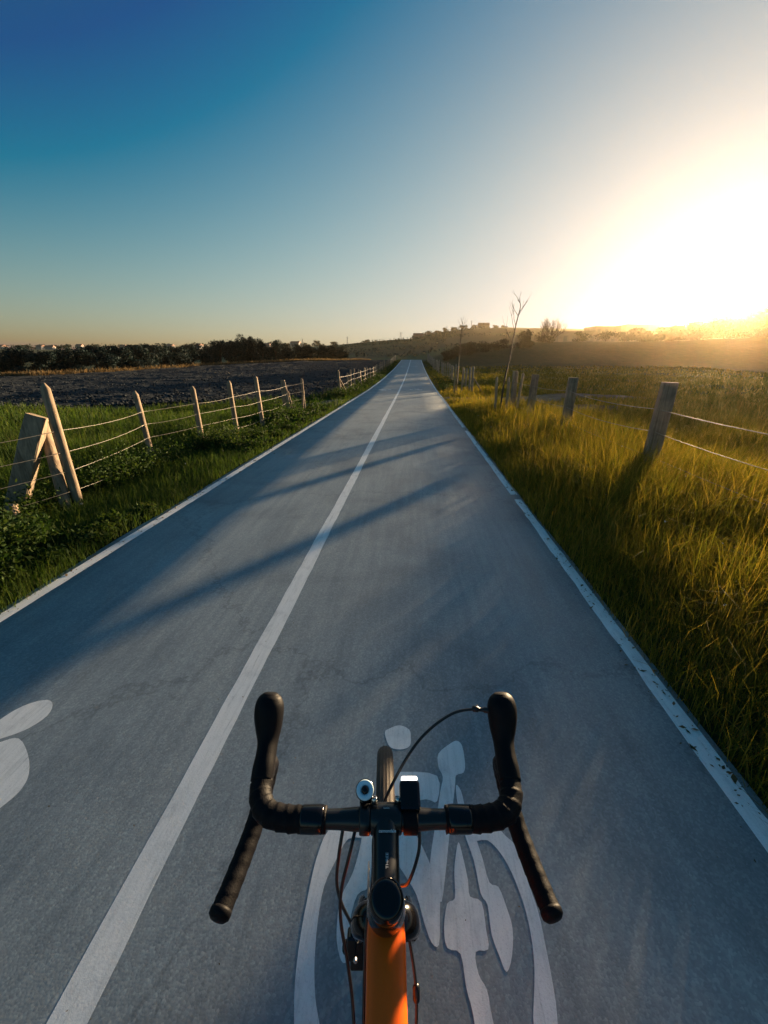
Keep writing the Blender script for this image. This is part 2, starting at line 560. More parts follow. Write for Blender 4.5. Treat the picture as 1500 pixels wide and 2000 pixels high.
xs = np.unique(np.concatenate([gspace(-1400, 1400, 261, 3.0), np.linspace(-12, 14, 105)]))
ys = np.unique(np.concatenate([np.linspace(-30, 100, 261), 100 + 1900 * np.linspace(0, 1, 140) ** 2.2]))
ground = tag(sheet('ground', xs, ys, -0.03, 'land'), 'rough turf and distant hill country around the cycle path', None, None, 'structure')

# ------------------------------------------------------------------ cycle path and its markings
XL, XR = -1.85, 2.153       # edge line centres
def road_edge(y, side):
    w = (0.10 if side < 0 else 0.07) + 0.02 * fbm(y * 0.9, y * 0 + side * 7.3, 4, 31) * 2
    return (XL - w) if side < 0 else (XR + w)
ry = np.concatenate([np.arange(-12, 30, 0.12), np.arange(30, 150, 0.6)])
rows = []
for y in ry:
    a, b_ = float(road_edge(np.array(y), -1)), float(road_edge(np.array(y), 1))
    rows.append([(a - 0.02, y, rise(y) - 0.05), (a, y, rise(y) + 0.012), (-0.9, y, rise(y) + 0.018), (0.15, y, rise(y) + 0.022), (1.2, y, rise(y) + 0.018), (b_, y, rise(y) + 0.012), (b_ + 0.02, y, rise(y) - 0.05)])
nv = np.array(rows).reshape(-1, 3)
i = np.arange(6)[None, :] + 7 * np.arange(len(ry) - 1)[:, None]
path = link_mesh('cycle_path', nv, np.stack([i, i + 1, i + 8, i + 7], -1).reshape(-1, 4), 'asphalt', None, True)
tag(path, 'grey asphalt two-way cycle path running straight to the horizon', None, None, 'structure')

def crown(x):
    return np.interp(x, [-2.0, -1.9, -0.9, 0.15, 1.2, 2.2, 2.3], [0.012, 0.012, 0.018, 0.022, 0.018, 0.012, 0.012])

def road_z(x, y):
    return rise(y) + crown(x)

def strip(name, xc, width, y0, y1, jag=0.004, gaps=()):
    ya = np.concatenate([np.arange(y0, 30, 0.06), np.arange(30, y1, 0.5)])
    v = []; f = []
    prev = None
    for y in ya:
        if any(g0 < y < g1 for g0, g1 in gaps):
            prev = None
            continue
        jl = jag * (vnoise(y * 7, 0.3 + xc, 5) - 0.5) * 2 + 0.008 * (vnoise(y * 1.1, 9.1 + xc, 6) - 0.5)
        jr = jag * (vnoise(y * 9, 4.3 + xc, 7) - 0.5) * 2 + 0.008 * (vnoise(y * 1.1, 2.1 + xc, 8) - 0.5)
        a, b_ = xc - width / 2 + float(jl), xc + width / 2 + float(jr)
        n = len(v)
        v += [(a, y, float(road_z(a, y)) + 0.0008), (b_, y, float(road_z(b_, y)) + 0.0008)]
        if prev is not None:
            f.append([prev, prev + 1, n + 1, n])
        prev = n
    return link_mesh(name, v, f, 'paint', path)

strip('centre_line', 0.0, 0.105, -10, 140)
strip('edge_line', XL, 0.095, -10, 140)
strip('edge_line', XR - 0.005, 0.085, -10, 140, 0.007, ((9.9, 10.35), (4.75, 4.85), (16.2, 16.5)))

def ear_fill(pts):
    from mathutils.geometry import tessellate_polygon
    return [list(t) for t in tessellate_polygon([[Vector((p[0], p[1], 0)) for p in pts]])]

SYM = {
 'bar_end': [(0.751, 1.317), (0.769, 1.338), (0.816, 1.36), (0.862, 1.34), (0.869, 1.3), (0.866, 1.26), (0.837, 1.24), (0.796, 1.239), (0.77, 1.258)],
 'seat_post': [(1.045, 1.284), (1.075, 1.299), (1.095, 1.275), (1.098, 1.193), (1.087, 1.154), (1.056, 1.14), (1.048, 1.101), (1.028, 1.003), (1.008, 0.905), (0.989, 0.807), (0.971, 0.729), (0.959, 0.751), (0.939, 0.794), (0.942, 0.854), (0.963, 0.953), (0.987, 1.07), (1.001, 1.129), (0.986, 1.171), (0.989, 1.231)],
 'cross_bar': [(0.809, 1.119), (0.856, 1.14), (0.978, 1.132), (0.973, 1.032), (0.931, 1.036), (0.821, 1.02)],
 'stay': [(1.052, 1.1), (1.069, 1.077), (1.079, 1.013), (1.101, 0.925), (1.117, 0.857), (1.129, 0.79), (1.156, 0.78), (1.171, 0.73), (1.178, 0.682), (1.163, 0.622), (1.141, 0.589), (1.128, 0.617), (1.113, 0.667), (1.113, 0.732), (1.096, 0.759), (1.087, 0.846), (1.063, 0.934), (1.05, 1.04)],
 'down_bar': [(0.814, 0.94), (0.859, 0.94), (0.9, 0.898), (0.944, 0.814), (0.965, 0.75), (0.963, 0.69), (0.957, 0.63), (0.936, 0.633), (0.915, 0.676), (0.893, 0.738), (0.862, 0.78), (0.829, 0.82), (0.815, 0.86)],
 'fork_bar': [(0.731, 0.933), (0.739, 0.854), (0.74, 0.753), (0.706, 0.727), (0.692, 0.663), (0.696, 0.582), (0.68, 0.577), (0.661, 0.613), (0.654, 0.653), (0.654, 0.715), (0.683, 0.784), (0.698, 0.868), (0.701, 0.929)],
 'crank_bar': [(1.04, 0.899), (1.051, 0.855), (1.06, 0.791), (1.061, 0.749), (1.095, 0.738), (1.099, 0.673), (1.098, 0.631), (1.061, 0.623), (1.063, 0.579), (1.081, 0.551), (1.086, 0.505), (1.10, 0.40), (1.05, 0.40), (1.038, 0.504), (1.026, 0.55), (1.017, 0.616), (0.981, 0.625), (0.974, 0.667), (0.988, 0.726), (1.013, 0.741), (1.017, 0.801), (1.023, 0.841)],
 'wheel_arc': [(0.577, 0.901), (0.647, 0.919), (0.707, 0.93), (0.712, 0.89), (0.652, 0.879), (0.619, 0.809), (0.596, 0.74), (0.595, 0.655), (0.605, 0.573), (0.62, 0.514), (0.636, 0.477), (0.68, 0.40), (0.72, 0.36), (0.72, 0.30), (0.65, 0.34), (0.60, 0.40), (0.576, 0.469), (0.561, 0.53), (0.552, 0.615), (0.55, 0.701), (0.553, 0.81)],
 'wheel_arc.001': [(1.082, 0.971), (1.17, 0.966), (1.211, 0.93), (1.242, 0.895), (1.254, 0.801), (1.266, 0.726), (1.265, 0.656), (1.262, 0.585), (1.254, 0.517), (1.22, 0.41), (1.16, 0.34), (1.08, 0.31), (1.08, 0.37), (1.14, 0.40), (1.18, 0.46), (1.192, 0.513), (1.205, 0.552), (1.222, 0.612), (1.229, 0.678), (1.225, 0.748), (1.206, 0.824), (1.18, 0.877), (1.142, 0.912), (1.086, 0.908)],
}
WALK = {
 'head': [(-1.067, 1.209), (-1.06, 1.291), (-1.016, 1.354), (-0.946, 1.381), (-0.892, 1.353), (-0.864, 1.291), (-0.889, 1.222), (-0.945, 1.175), (-1.008, 1.152)],
 'torso': [(-0.999, 1.089), (-0.945, 1.150), (-0.885, 1.168), (-0.778, 1.102), (-0.69, 1.017), (-0.664, 0.947), (-0.682, 0.879), (-0.706, 0.792), (-0.86, 0.62), (-1.02, 0.50), (-1.05, 0.62), (-0.93, 0.926)],
}
def round_poly(pts, n=4):
    p = [np.array(q) for q in pts]
    out = []
    N = len(p)
    for i in range(N):
        a, b_, c, d = p[i - 1], p[i], p[(i + 1) % N], p[(i + 2) % N]
        for k in range(n):
            t = k / n
            out.append(0.5 * ((2 * b_) + (-a + c) * t + (2 * a - 5 * b_ + 4 * c - d) * t * t + (-a + 3 * b_ - 3 * c + d) * t ** 3))
    return out

def symbol(name, polys, dx=0, dy=0, flip=None):
    """one painted pictogram = one mesh part of the path; every polygon is its own island"""
    v = []; f = []
    for q, pl in enumerate(polys.values()):
        pts = round_poly(pl, 3)
        if flip:
            pts = [np.array((2 * flip[0] - p[0], 2 * flip[1] - p[1])) for p in pts]
        n = len(v)
        for p in pts:
            x, y = p[0] + dx, p[1] + dy
            v.append((x, y, float(road_z(x, y)) + 0.0009 + q * 0.00005))
        f += [[i + n for i in t] for t in ear_fill(pts)]
    return link_mesh(name, v, f, 'paint', path)
symbol('bicycle_symbol', SYM)
symbol('walker_symbol', WALK)
for k, yy in enumerate((24.4, 43.0, 62.0)):
    symbol('bicycle_symbol', SYM, 0.05, yy - 0.4)
    symbol('bicycle_symbol', SYM, -1.80, yy - 0.9, (0.91, 0.83))

# ------------------------------------------------------------------ ploughed field on the left
def in_view_(x, y, m=1.5):
    dx, dy = x - CAM.x, y - CAM.y
    lat = dx * math.cos(YAW) + dy * math.sin(YAW)
    fw = -dx * math.sin(YAW) + dy * math.cos(YAW)
    return (np.abs(lat) < 1.05 * fw + m) & (fw > -1.0)
FX = [-80, -15.6, -8, -4.8, -3.8]
FY0 = [13, 14.9, 16.2, 19.4, 22]
TLX = [-80, -60, -50, -45, -42, -37, -27, -14, -9, -3.6]      # far edge of the field / front of the tree row
TLY = [40, 43, 46.5, 49, 57, 75, 88, 99, 104, 106]
def fy0(x): return np.interp(x, FX, FY0)
def fy1(x): return np.interp(x, TLX, TLY)
nu, nv_ = 430, 330
fx = -3.75 - 76 * np.linspace(0, 1, nu) ** 1.6
U, V = np.meshgrid(fx, np.linspace(0, 1, nv_) ** 1.5)
Yf = fy0(U) + 1.2 * fbm(U * 0.4, U * 0, 3, 41) + V * (fy1(U) - fy0(U))
edge = np.minimum(1, np.minimum(V, 1 - V) * 40) * np.minimum(1, (-3.75 - U) * 2)
clod = 0.16 * fbm(U * 1.7, Yf * 1.7, 3, 50) + 0.34 * np.abs(fbm(U * 5.5, Yf * 4.2, 3, 60)) + 0.02 * np.sin(Yf * 4.2 + 0.12 * U + 3 * fbm(U * .2, Yf * .2, 2, 70))
Zf = ter(U, Yf) + 0.03 + edge * (0.06 + clod * 0.75)
i = np.arange(nu - 1)[None, :] + nu * np.arange(nv_ - 1)[:, None]
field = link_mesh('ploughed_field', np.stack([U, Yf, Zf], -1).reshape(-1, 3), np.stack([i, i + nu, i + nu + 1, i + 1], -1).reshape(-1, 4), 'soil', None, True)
nclod = 9000
cu = -3.9 - 60 * rng.uniform(0, 1, nclod) ** 1.5
cv = rng.uniform(0, 1, nclod) ** 1.9
cy_ = fy0(cu) + 0.8 + cv * (fy1(cu) - fy0(cu) - 2)
okc = in_view_(cu, cy_)
cu, cy_ = cu[okc], cy_[okc]
nclod = len(cu)
oct_ = np.array([[1, 0, 0], [-1, 0, 0], [0, 1, 0], [0, -1, 0], [0, 0, 1], [0, 0, -1]], dtype=float)
octf = np.array([[0, 2, 4], [2, 1, 4], [1, 3, 4], [3, 0, 4], [2, 0, 5], [1, 2, 5], [3, 1, 5], [0, 3, 5]])
cs = rng.uniform(0.05, 0.13, (nclod, 1, 1)) * rng.uniform(0.6, 1.3, (nclod, 6, 3))
CV = oct_[None] * cs
ca = rng.uniform(0, 6.28, nclod)
CX = CV[:, :, 0] * np.cos(ca)[:, None] - CV[:, :, 1] * np.sin(ca)[:, None]
CY = CV[:, :, 0] * np.sin(ca)[:, None] + CV[:, :, 1] * np.cos(ca)[:, None]
CZ = CV[:, :, 2] * 0.7 + rng.uniform(-0.3, 0.3, (nclod, 6)) * 0.08
cz_ = ter(cu, cy_) + 0.12
CV = np.stack([CX + cu[:, None], CY + cy_[:, None], CZ + cz_[:, None]], -1).reshape(-1, 3)
CF = (octf[None] + 6 * np.arange(nclod)[:, None, None]).reshape(-1, 3)
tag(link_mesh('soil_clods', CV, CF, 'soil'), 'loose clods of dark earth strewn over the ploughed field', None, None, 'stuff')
tag(field, 'dark ploughed field with rough clods left of the path', None, None, 'structure')

def patch(name, cx, cy, rx, ry_, seed, mat, label):
    n = 40; v = [(cx, cy, terz(cx, cy) + 0.02)]; f = []
    rings = 6
    for r_ in range(1, rings + 1):
        for k in range(n):
            a = 2 * math.pi * k / n
            q = r_ / rings * (1 + 0.7 * float(fbm(math.cos(a) * 2 + seed, math.sin(a) * 2, 3, seed)))
            x, y = cx + rx * q * math.cos(a), cy + ry_ * q * math.sin(a)
            v.append((x, y, terz(x, y) + (0.03 if r_ < rings else -0.04)))
    for k in range(n):
        f.append([0, 1 + k, 1 + (k + 1) % n])
    for r_ in range(rings - 1):
        for k in range(n):
            a = 1 + r_ * n + k; b_ = 1 + r_ * n + (k + 1) % n
            f.append([a, a + n, b_ + n, b_])
    return tag(link_mesh(name, v, f, mat, None, True), label, None, None, 'structure')
patch('dirt_track', 5.2, 19.3, 3.2, 1.9, 3, 'dirt', 'bare earth gateway beside the right edge of the path')
patch('dirt_track', 9.5, 21.5, 3.6, 1.6, 9, 'dirt', 'pale bare earth track in the right-hand field')
patch('dirt_track', 7.2, 15.5, 2.0, 1.7, 14, 'dirt', 'trodden earth behind the wide sleeper posts')
patch('dirt_track', -3.3, 17.0, 1.3, 1.8, 17, 'dirt', 'worn brown gateway between the two left-hand fences')

# ------------------------------------------------------------------ grass and weeds
def in_view(x, y, m=1.5):
    dx, dy = x - CAM.x, y - CAM.y
    lat = dx * math.cos(YAW) + dy * math.sin(YAW)
    fw = -dx * math.sin(YAW) + dy * math.cos(YAW)
    return (np.abs(lat) < 1.05 * fw + m) & (fw > -1.0)

def scatter(x0, x1, rings, keep):
    """points with a density per ring of distance; returns x, y, width, ring no."""
    out = []
    for k, (d0, d1, dens, w) in enumerate(rings):
        xa, xb = max(x0, CAM.x - d1), min(x1, CAM.x + d1)
        if xb <= xa: continue
        area = (xb - xa) * (d1 + 1.0)
        n = int(area * dens)
        x = rng.uniform(xa, xb, n); y = rng.uniform(-1.0, d1, n)
        d = np.hypot(x - CAM.x, y)
        ok = (d >= d0) & (d < d1) & in_view(x, y) & keep(x, y)
        x, y = x[ok], y[ok]
        out.append(np.stack([x, y, np.full(len(x), w)], -1))
    return np.concatenate(out)

def blades(name, pts, hfn, mat, label, lean=0.5, zoff=-0.02, hvar=0.45):
    n = len(pts)
    x, y, w = pts[:, 0], pts[:, 1], pts[:, 2]
    z = ter(x, y) + zoff
    h = hfn(x, y) * (1 + hvar * rng.normal(0, 1, n)).clip(0.3, 2.2)
    a = rng.uniform(0, 2 * math.pi, n)
    la = rng.uniform(0, 2 * math.pi, n)
    ln = np.abs(rng.normal(0, lean, n)) * h
    w = w * rng.uniform(0.6, 1.4, n)
    ax, ay = np.cos(a) * w / 2, np.sin(a) * w / 2
    lx, ly = np.cos(la) * ln, np.sin(la) * ln
    base = np.stack([x, y, z], -1)
    V5 = np.zeros((n, 5, 3))
    side = np.stack([ax, ay, np.zeros(n)], -1)
    mid = base + np.stack([lx * 0.32, ly * 0.32, h * 0.58], -1)
    tip = base + np.stack([lx, ly, h * (1 - 0.25 * np.minimum(1, ln / h))], -1)
    V5[:, 0] = base - side; V5[:, 1] = base + side
    V5[:, 2] = mid + side * 0.8; V5[:, 3] = mid - side * 0.8
    V5[:, 4] = tip
    o5 = np.arange(n)[:, None] * 5
    f = np.concatenate([o5 + np.array([[0, 1, 2]]), o5 + np.array([[0, 2, 3]]), o5 + np.array([[3, 2, 4]])])
    rnd = np.repeat(rng.uniform(0, 1, n), 5)
    o = link_mesh(name, V5.reshape(-1, 3), f, mat, None, False, rnd)
    return tag(o, label, None, None, 'stuff')

def leaves(name, P, size, mat, label=None, parent=None, kind=None, flat=0.0):
    """many leaf-sized quads at points P (n,3) with random facing"""
    n = len(P)
    d = rng.normal(0, 1, (n, 3)); d[:, 2] = d[:, 2] + flat * np.sign(d[:, 2] + 1e-6)
    d /= np.linalg.norm(d, axis=1)[:, None]
    r = rng.normal(0, 1, (n, 3))
    u = np.cross(d, r); u /= np.linalg.norm(u, axis=1)[:, None]
    v = np.cross(d, u)
    s = size * rng.uniform(0.5, 1.5, n)[:, None] if not hasattr(size, '__len__') else np.asarray(size)[:, None] * rng.uniform(0.5, 1.5, n)[:, None]
    V4 = np.stack([P - u * s, P - v * s * 0.45 + d * s * 0.12, P + u * s, P + v * s * 0.45 + d * s * 0.12], 1)
    f = np.arange(n)[:, None] * 4 + np.array([[0, 1, 2, 3]])
    o = link_mesh(name, V4.reshape(-1, 3), f, mat, parent, False, np.repeat(rng.uniform(0, 1, n), 4))
    if kind: o['kind'] = kind
    if label: o['label'] = label
    return o

RG = [(0, 4, 4200, 0.0042), (4, 8, 2600, 0.006), (8, 15, 900, 0.010), (15, 28, 240, 0.02), (28, 50, 70, 0.04), (50, 98, 16, 0.09)]
def right_h(x, y):
    d = x - 2.3
    h = 0.10 + 0.22 * np.clip(d / 0.9, 0, 1)
    h = h * (0.65 + 1.3 * (fbm(x * 0.9, y * 0.9, 3, 81) + 0.4))
    h = np.where((y > 15.5), h * 0.55, h)
    h = np.where(x > 5.5, h * 0.75, h)
    return np.clip(h, 0.04, 0.6)
def dirtmask(x, y, seed=90):
    g = np.exp(-(((x - 5.2) / 3.0) ** 2 + ((y - 19.3) / 1.8) ** 2)) + np.exp(-(((x - 9.5) / 3.4) ** 2 + ((y - 21.5) / 1.5) ** 2)) + np.exp(-(((x - 7.2) / 1.9) ** 2 + ((y - 15.5) / 1.6) ** 2))
    return g + 0.8 * fbm(x * 0.8, y * 0.8, 3, seed)
def keep_r(x, y):
    e = XR + 0.045 + 0.05 * (fbm(y * 2.1, y * 0 + 7.3, 4, 31) * 2)
    return (x > e + 0.0) & (dirtmask(x, y) < 0.62) & (y < 62 + 0 * x)
pr = scatter(2.2, 40, RG, keep_r)
blades('verge_grass', pr, right_h, 'grassr', 'tall sunlit grass on the right-hand verge and field', 0.6)

def left_h(x, y):
    h = np.where(x < -3.7, 0.20, 0.11)
    h = h * (0.6 + 1.2 * (fbm(x * 0.8, y * 0.8, 3, 83) + 0.4))
    return np.clip(h, 0.04, 0.45)
def keep_l(x, y):
    e = XL - 0.08 - 0.10 * (fbm(y * 0.9, y * 0 - 7.3, 4, 31) * 2)
    m = (x < e) & ((y < fy0(x) + 0.6 * fbm(x * 1.5, y * 1.5, 3, 4)) | ((x > -3.9) & (y < 100)))
    g = np.exp(-(((x + 3.3) / 1.2) ** 2 + ((y - 17) / 1.7) ** 2)) + 0.8 * fbm(x * 0.8, y * 0.8, 3, 91)
    return m & (g < 0.6)
pl = scatter(-24, -1.8, RG, keep_l)
blades('meadow_grass', pl, left_h, 'grassl', 'green grass on the left-hand verge and meadow strip')

# weedy clumps between the left edge line and the fence
WP = []; WS = []
for k in range(900):
    y = 0.6 + 21 * random.random() ** 1.35
    x = random.uniform(-3.9, -2.05)
    if 15.3 < y < 19.3: continue
    dens = vnoise(x * 0.7, y * 0.5, 99)
    if dens < 0.30: continue
    rr = random.uniform(0.14, 0.36) * (1.3 if x < -2.5 else 0.6)
    hh = rr * random.uniform(0.7, 1.5)
    n = int(300 if y < 10 else 120)
    p = rng.normal(0, 1, (n, 3)); p /= np.linalg.norm(p, axis=1)[:, None]
    p *= rng.uniform(0.35, 1.0, n)[:, None]
    p[:, 2] = np.abs(p[:, 2])
    p = p * np.array([rr, rr, hh]) + np.array([x, y, terz(x, y) + 0.02])
    WP.append(p); WS.append(np.full(n, 0.022 if y < 10 else 0.034))
lv = leaves('verge_weeds', np.concatenate(WP), np.concatenate(WS), 'weed', 'low dark leafy weeds along the left verge', None, 'stuff')
# larger weeds further along both verges
WP = []
for k in range(260):
    y = random.uniform(20, 80)
    sd = random.random() < 0.55
    x = random.uniform(-3.6, -2.2) if sd else random.uniform(2.5, 4.6)
    if (not sd) and y < 24: continue
    n = 70
    p = rng.normal(0, 1, (n, 3)); p[:, 2] = np.abs(p[:, 2])
    WP.append(p * np.array([0.16, 0.25, 0.16]) + np.array([x, y, terz(x, y)]))
leaves('verge_weeds', np.concatenate(WP), 0.06, 'weed', 'tufts of weeds on the far verges along the fences', None, 'stuff')
# broad leaf tufts in the right grass
# dry grass strip in front of the tree row
n = 26000
t = rng.uniform(0, 1, n)
xx = np.interp(t, [0, 1], [-64, -10]); yy = fy1(xx) - rng.uniform(-1.5, 2.0, n)
blades('dry_grass', np.stack([xx, yy, np.full(n, 0.06)], -1), lambda x, y: np.full(len(x), 0.42), 'dry', 'strip of pale dry grass between ploughed field and tree row')
# grit and dead leaves lying along the asphalt edges
n = 2600
sd_ = rng.random(n) < 0.5
ex = np.where(sd_, XL - 0.06 + np.abs(rng.normal(0, 0.07, n)), XR + 0.05 - np.abs(rng.normal(0, 0.07, n)))
ey = rng.uniform(0.3, 24, n)
leaves('edge_litter', np.stack([ex, ey, road_z(ex, ey) + 0.004], -1), np.where(rng.random(n) < 0.8, 0.006, 0.018), 'dry', 'grit and dead leaves scattered along the asphalt edges', None, 'stuff', 3.0)
n = 500
ex = rng.uniform(XL, XR, n); ey = rng.uniform(0.4, 14, n)
leaves('road_grit', np.stack([ex, ey, road_z(ex, ey) + 0.002], -1), 0.0035, 'dry', 'tiny loose grit on the asphalt', None, 'stuff', 3.0)
# little white flowers
n = 110
fxy = np.stack([rng.uniform(2.4, 9, n), rng.uniform(1.5, 26, n)], -1)
fxy = np.concatenate([fxy, np.stack([rng.uniform(-7, -2.2, 50), rng.uniform(3, 22, 50)], -1)])
hz = np.where(fxy[:, 0] > 0, right_h(fxy[:, 0], fxy[:, 1]) * 1.05, 0.2)
P = np.stack([fxy[:, 0], fxy[:, 1], ter(fxy[:, 0], fxy[:, 1]) + hz], -1)
P = np.repeat(P, 3, 0) + rng.normal(0, 0.006, (len(P) * 3, 3))
leaves('wild_flowers', P, 0.008, 'petal', 'tiny white wild flowers dotted in the grass', None, 'stuff', 1.0)

# ------------------------------------------------------------------ fences
def post_mesh(name, p0, p1, r, mat, parent, pointed=False, sides=9):
    p0, p1 = Vector(p0), Vector(p1)
    path_ = []; rad = []
    L = (p1 - p0).length
    sd = random.random() * 50
    side = (p1 - p0).cross(Vector((0, 1, 0)))
    side = side.normalized() if side.length > 1e-4 else Vector((1, 0, 0))
    for k in range(7):
        t = k / 6
        path_.append(p0.lerp(p1, t) + side * 0.02 * (float(vnoise(t * 3 + sd, sd, 1)) - 0.5))
        rad.append(r * (1.06 - 0.14 * t) * (0.94 + 0.12 * float(vnoise(t * 5, sd, 2))))
    if pointed:
        path_.append(p1 + (p1 - p0).normalized() * r * 1.2); rad.append(r * 0.30)
    else:
        path_.append(p1 + (p1 - p0).normalized() * 0.012); rad.append(rad[-1] * 0.82)
    mb = MB(); mb.tube(path_, rad, sides, True, (0, 1, 0), lambda s, th: 1 + 0.07 * math.sin(3 * th + sd) + 0.05 * math.sin(5 * th + 2 * sd))
    return mb.build(name, mat, parent, True)

def sleeper_mesh(name, p0, p1, w, d, mat, parent, yaw=0.0):
    """squared timber with chamfered, slightly worn edges"""
    p0, p1 = Vector(p0), Vector(p1)
    t = (p1 - p0).normalized()
    nx = Vector((math.cos(yaw), math.sin(yaw), 0)); nx = (nx - t * nx.dot(t)).normalized()
    ny = t.cross(nx)
    c = 0.012
    prof = [(-w/2, -d/2 + c), (-w/2 + c, -d/2), (w/2 - c, -d/2), (w/2, -d/2 + c), (w/2, d/2 - c), (w/2 - c, d/2), (-w/2 + c, d/2), (-w/2, d/2 - c)]
    mb = MB(); v = []; f = []
    K = 6
    for k in range(K + 1):
        q = p0.lerp(p1, k / K)
        s = 0.94 if k == K else 1.0
        for (a, b_) in prof:
            j = 1 + 0.05 * (random.random() - 0.5)
            v.append(q + nx * a * s * j + ny * b_ * s * j)
    for k in range(K):
        for e in range(8):
            e2 = (e + 1) % 8
            f.append([k * 8 + e, k * 8 + e2, k * 8 + 8 + e2, k * 8 + 8 + e])
    f.append(list(range(8))[::-1]); f.append([K * 8 + e for e in range(8)])
    mb.add(v, f)
    return mb.build(name, mat, parent)

def wire_mesh(name, pts, parent, r=0.0045, sag=0.03, sides=5):
    mb = MB(); path_ = []
    for a, b_ in zip(pts[:-1], pts[1:]):
        a, b_ = Vector(a), Vector(b_)
        sg = sag * random.uniform(0.3, 1.6) * min(1.5, (b_ - a).length / 2)
        for k in range(6):
            t = k / 6
            path_.append(a.lerp(b_, t) - Vector((0, 0, sg * 4 * t * (1 - t))))
    path_.append(Vector(pts[-1]))
    mb.tube(path_, r, sides, False)
    return mb.build(name, 'wire', parent, True)

def fence(label, posts, mat, r, hs, pointed=0.5, wr=0.0045, wires=(0.25, 0.5, 0.74, 0.97), wire_to=None, sleeper=None, lean=0.03, sag=0.03):
    x0, y0 = posts[0][0], posts[0][1]
    root = empty('wire_fence', (0, 0, 0))
    tag(root, label, 'fence')
    tops = []
    for k, p in enumerate(posts):
        x, y, h = p[0], p[1], p[2]
        z = terz(x, y)
        lx, ly = (p[3], p[4]) if len(p) > 3 else (random.gauss(0, lean), random.gauss(0, lean))
        a, b_ = (x, y, z - 0.3), (x + lx, y + ly, z + h)
        if sleeper and k in sleeper:
            sleeper_mesh('post', a, b_, *sleeper[k], 'sleeper', root, random.uniform(-0.3, 0.3))
        else:
            post_mesh('post', a, b_, r * random.uniform(0.85, 1.15), mat, root, random.random() < pointed)
        tops.append((x, y, z, lx, ly, h))
    for wz in wires:
        pts = []
        for (x, y, z, lx, ly, h) in tops:
            q = wz + random.gauss(0, 0.015)
            t = (q + 0.3) / (h + 0.3)
            sx = (r * 0.9) * (1 if x < 0 else -1)
            pts.append((x + lx * t + sx, y + ly * t, z + q))
        if wire_to:
            for (x, y) in wire_to[0]:
                pts.insert(0, (x, y, terz(x, y) + wz))
        wire_mesh('wire', pts, root, wr, sag)
    return root

# near left fence, running on behind the camera
fl = fence('near left wire fence with A-shaped leaning brace beside the grass meadow',
      [(-3.40, 4.46, 1.42, -0.05, 0.05), (-4.05, 7.01, 1.24, -0.10, 0.02), (-3.68, 8.20, 1.22, -0.04, 0), (-3.42, 9.40, 1.24, -0.05, 0.0), (-3.22, 10.6, 1.30, -0.08, 0), (-3.38, 13.4, 1.06, -0.05, 0.02), (-3.02, 14.2, 1.10, -0.03, 0)],
      'post', 0.050, None, 0.8, 0.0029, (0.22, 0.46, 0.70, 0.95), (((-3.9, 3.2), (-4.1, 1.2), (-4.2, -1.2)),))
sleeper_mesh('leaning_post', (-4.05, 4.10, -0.35), (-3.60, 4.46, 1.00), 0.20, 0.15, 'sleeper', fl, 0.4)
post_mesh('brace', (-3.44, 4.30, -0.3), (-3.68, 4.58, 0.90), 0.065, 'post', fl)
post_mesh('stub_post', (-3.46, 3.66, -0.3), (-3.62, 3.84, 0.10), 0.06, 'post', fl)
post_mesh('brace', (-3.20, 13.1, -0.3), (-3.42, 13.45, 0.80), 0.045, 'post', fl)
post_mesh('brace', (-3.12, 13.3, -0.3), (-3.36, 13.45, 0.66), 0.04, 'post', fl)
post_mesh('brace', (-3.10, 14.0, -0.3), (-3.03, 14.2, 0.62), 0.04, 'post', fl)
sleeper_mesh('strainer_post', (-3.50, 13.5, -0.3), (-3.52, 13.52, 1.02), 0.14, 0.12, 'sleeper', fl, 0.2)
# far left fence
pts = [(-2.85, 20.6, 1.22, -0.08, 0), (-3.00, 23.6, 1.02), (-3.05, 25.3, 1.18), (-3.06, 26.8, 1.2), (-2.98, 28.3, 1.13)]
y = 30.0
while y < 88:
    pts.append((-3.0 + 0.10 * math.sin(y * .2) + random.uniform(-.05, .05), y, random.uniform(0.98, 1.15)))
    y += random.uniform(1.5, 2.2)
f2 = fence('far left wire fence receding to the crest beside the ploughed field', pts, 'post', 0.052, None, 0.3, 0.006, (0.30, 0.62, 0.92))
post_mesh('brace', (-2.62, 21.9, -0.25), (-2.92, 20.7, 0.78), 0.05, 'post', f2)
post_mesh('brace', (-2.80, 23.0, -0.25), (-2.90, 20.8, 0.45), 0.04, 'post', f2)
# near right fence of wide sleepers
f3 = fence('near right wire fence of wide sleeper posts in the sunlit grass',
      [(4.46, 6.2, 1.42, 0.03, 0.0), (4.60, 10.2, 1.38, 0.02, 0), (4.32, 12.4, 1.38, 0.03, 0), (4.22, 14.2, 1.40, -0.02, 0)],
      'sleeper', 0.07, None, 0, 0.0045, (0.35, 0.72, 1.08), (((4.55, 2.6), (4.6, -1.0)),),
      {0: (0.20, 0.13), 1: (0.22, 0.13), 2: (0.20, 0.12), 3: (0.15, 0.13)})
post_mesh('post', (4.30, 14.0, -0.3), (4.42, 14.05, 1.20), 0.045, 'stake', f3, True)
# far right fence
pts = [(4.15, 23.9, 1.45, 0, 0)]
y = 25.0
while y < 86:
    pts.append((4.12 - 0.75 * min(1, (y - 24) / 22) + random.uniform(-.08, .08), y, random.uniform(1.2, 1.42)))
    y += random.uniform(0.95, 1.6)
f4 = fence('far right fence of closely set posts receding beside the bank', pts, 'postgrey', 0.055, None, 0.2, 0.006, (0.35, 0.7, 1.05))
post_mesh('brace', (4.95, 24.4, -0.3), (4.20, 23.95, 0.75), 0.04, 'postgrey', f4)

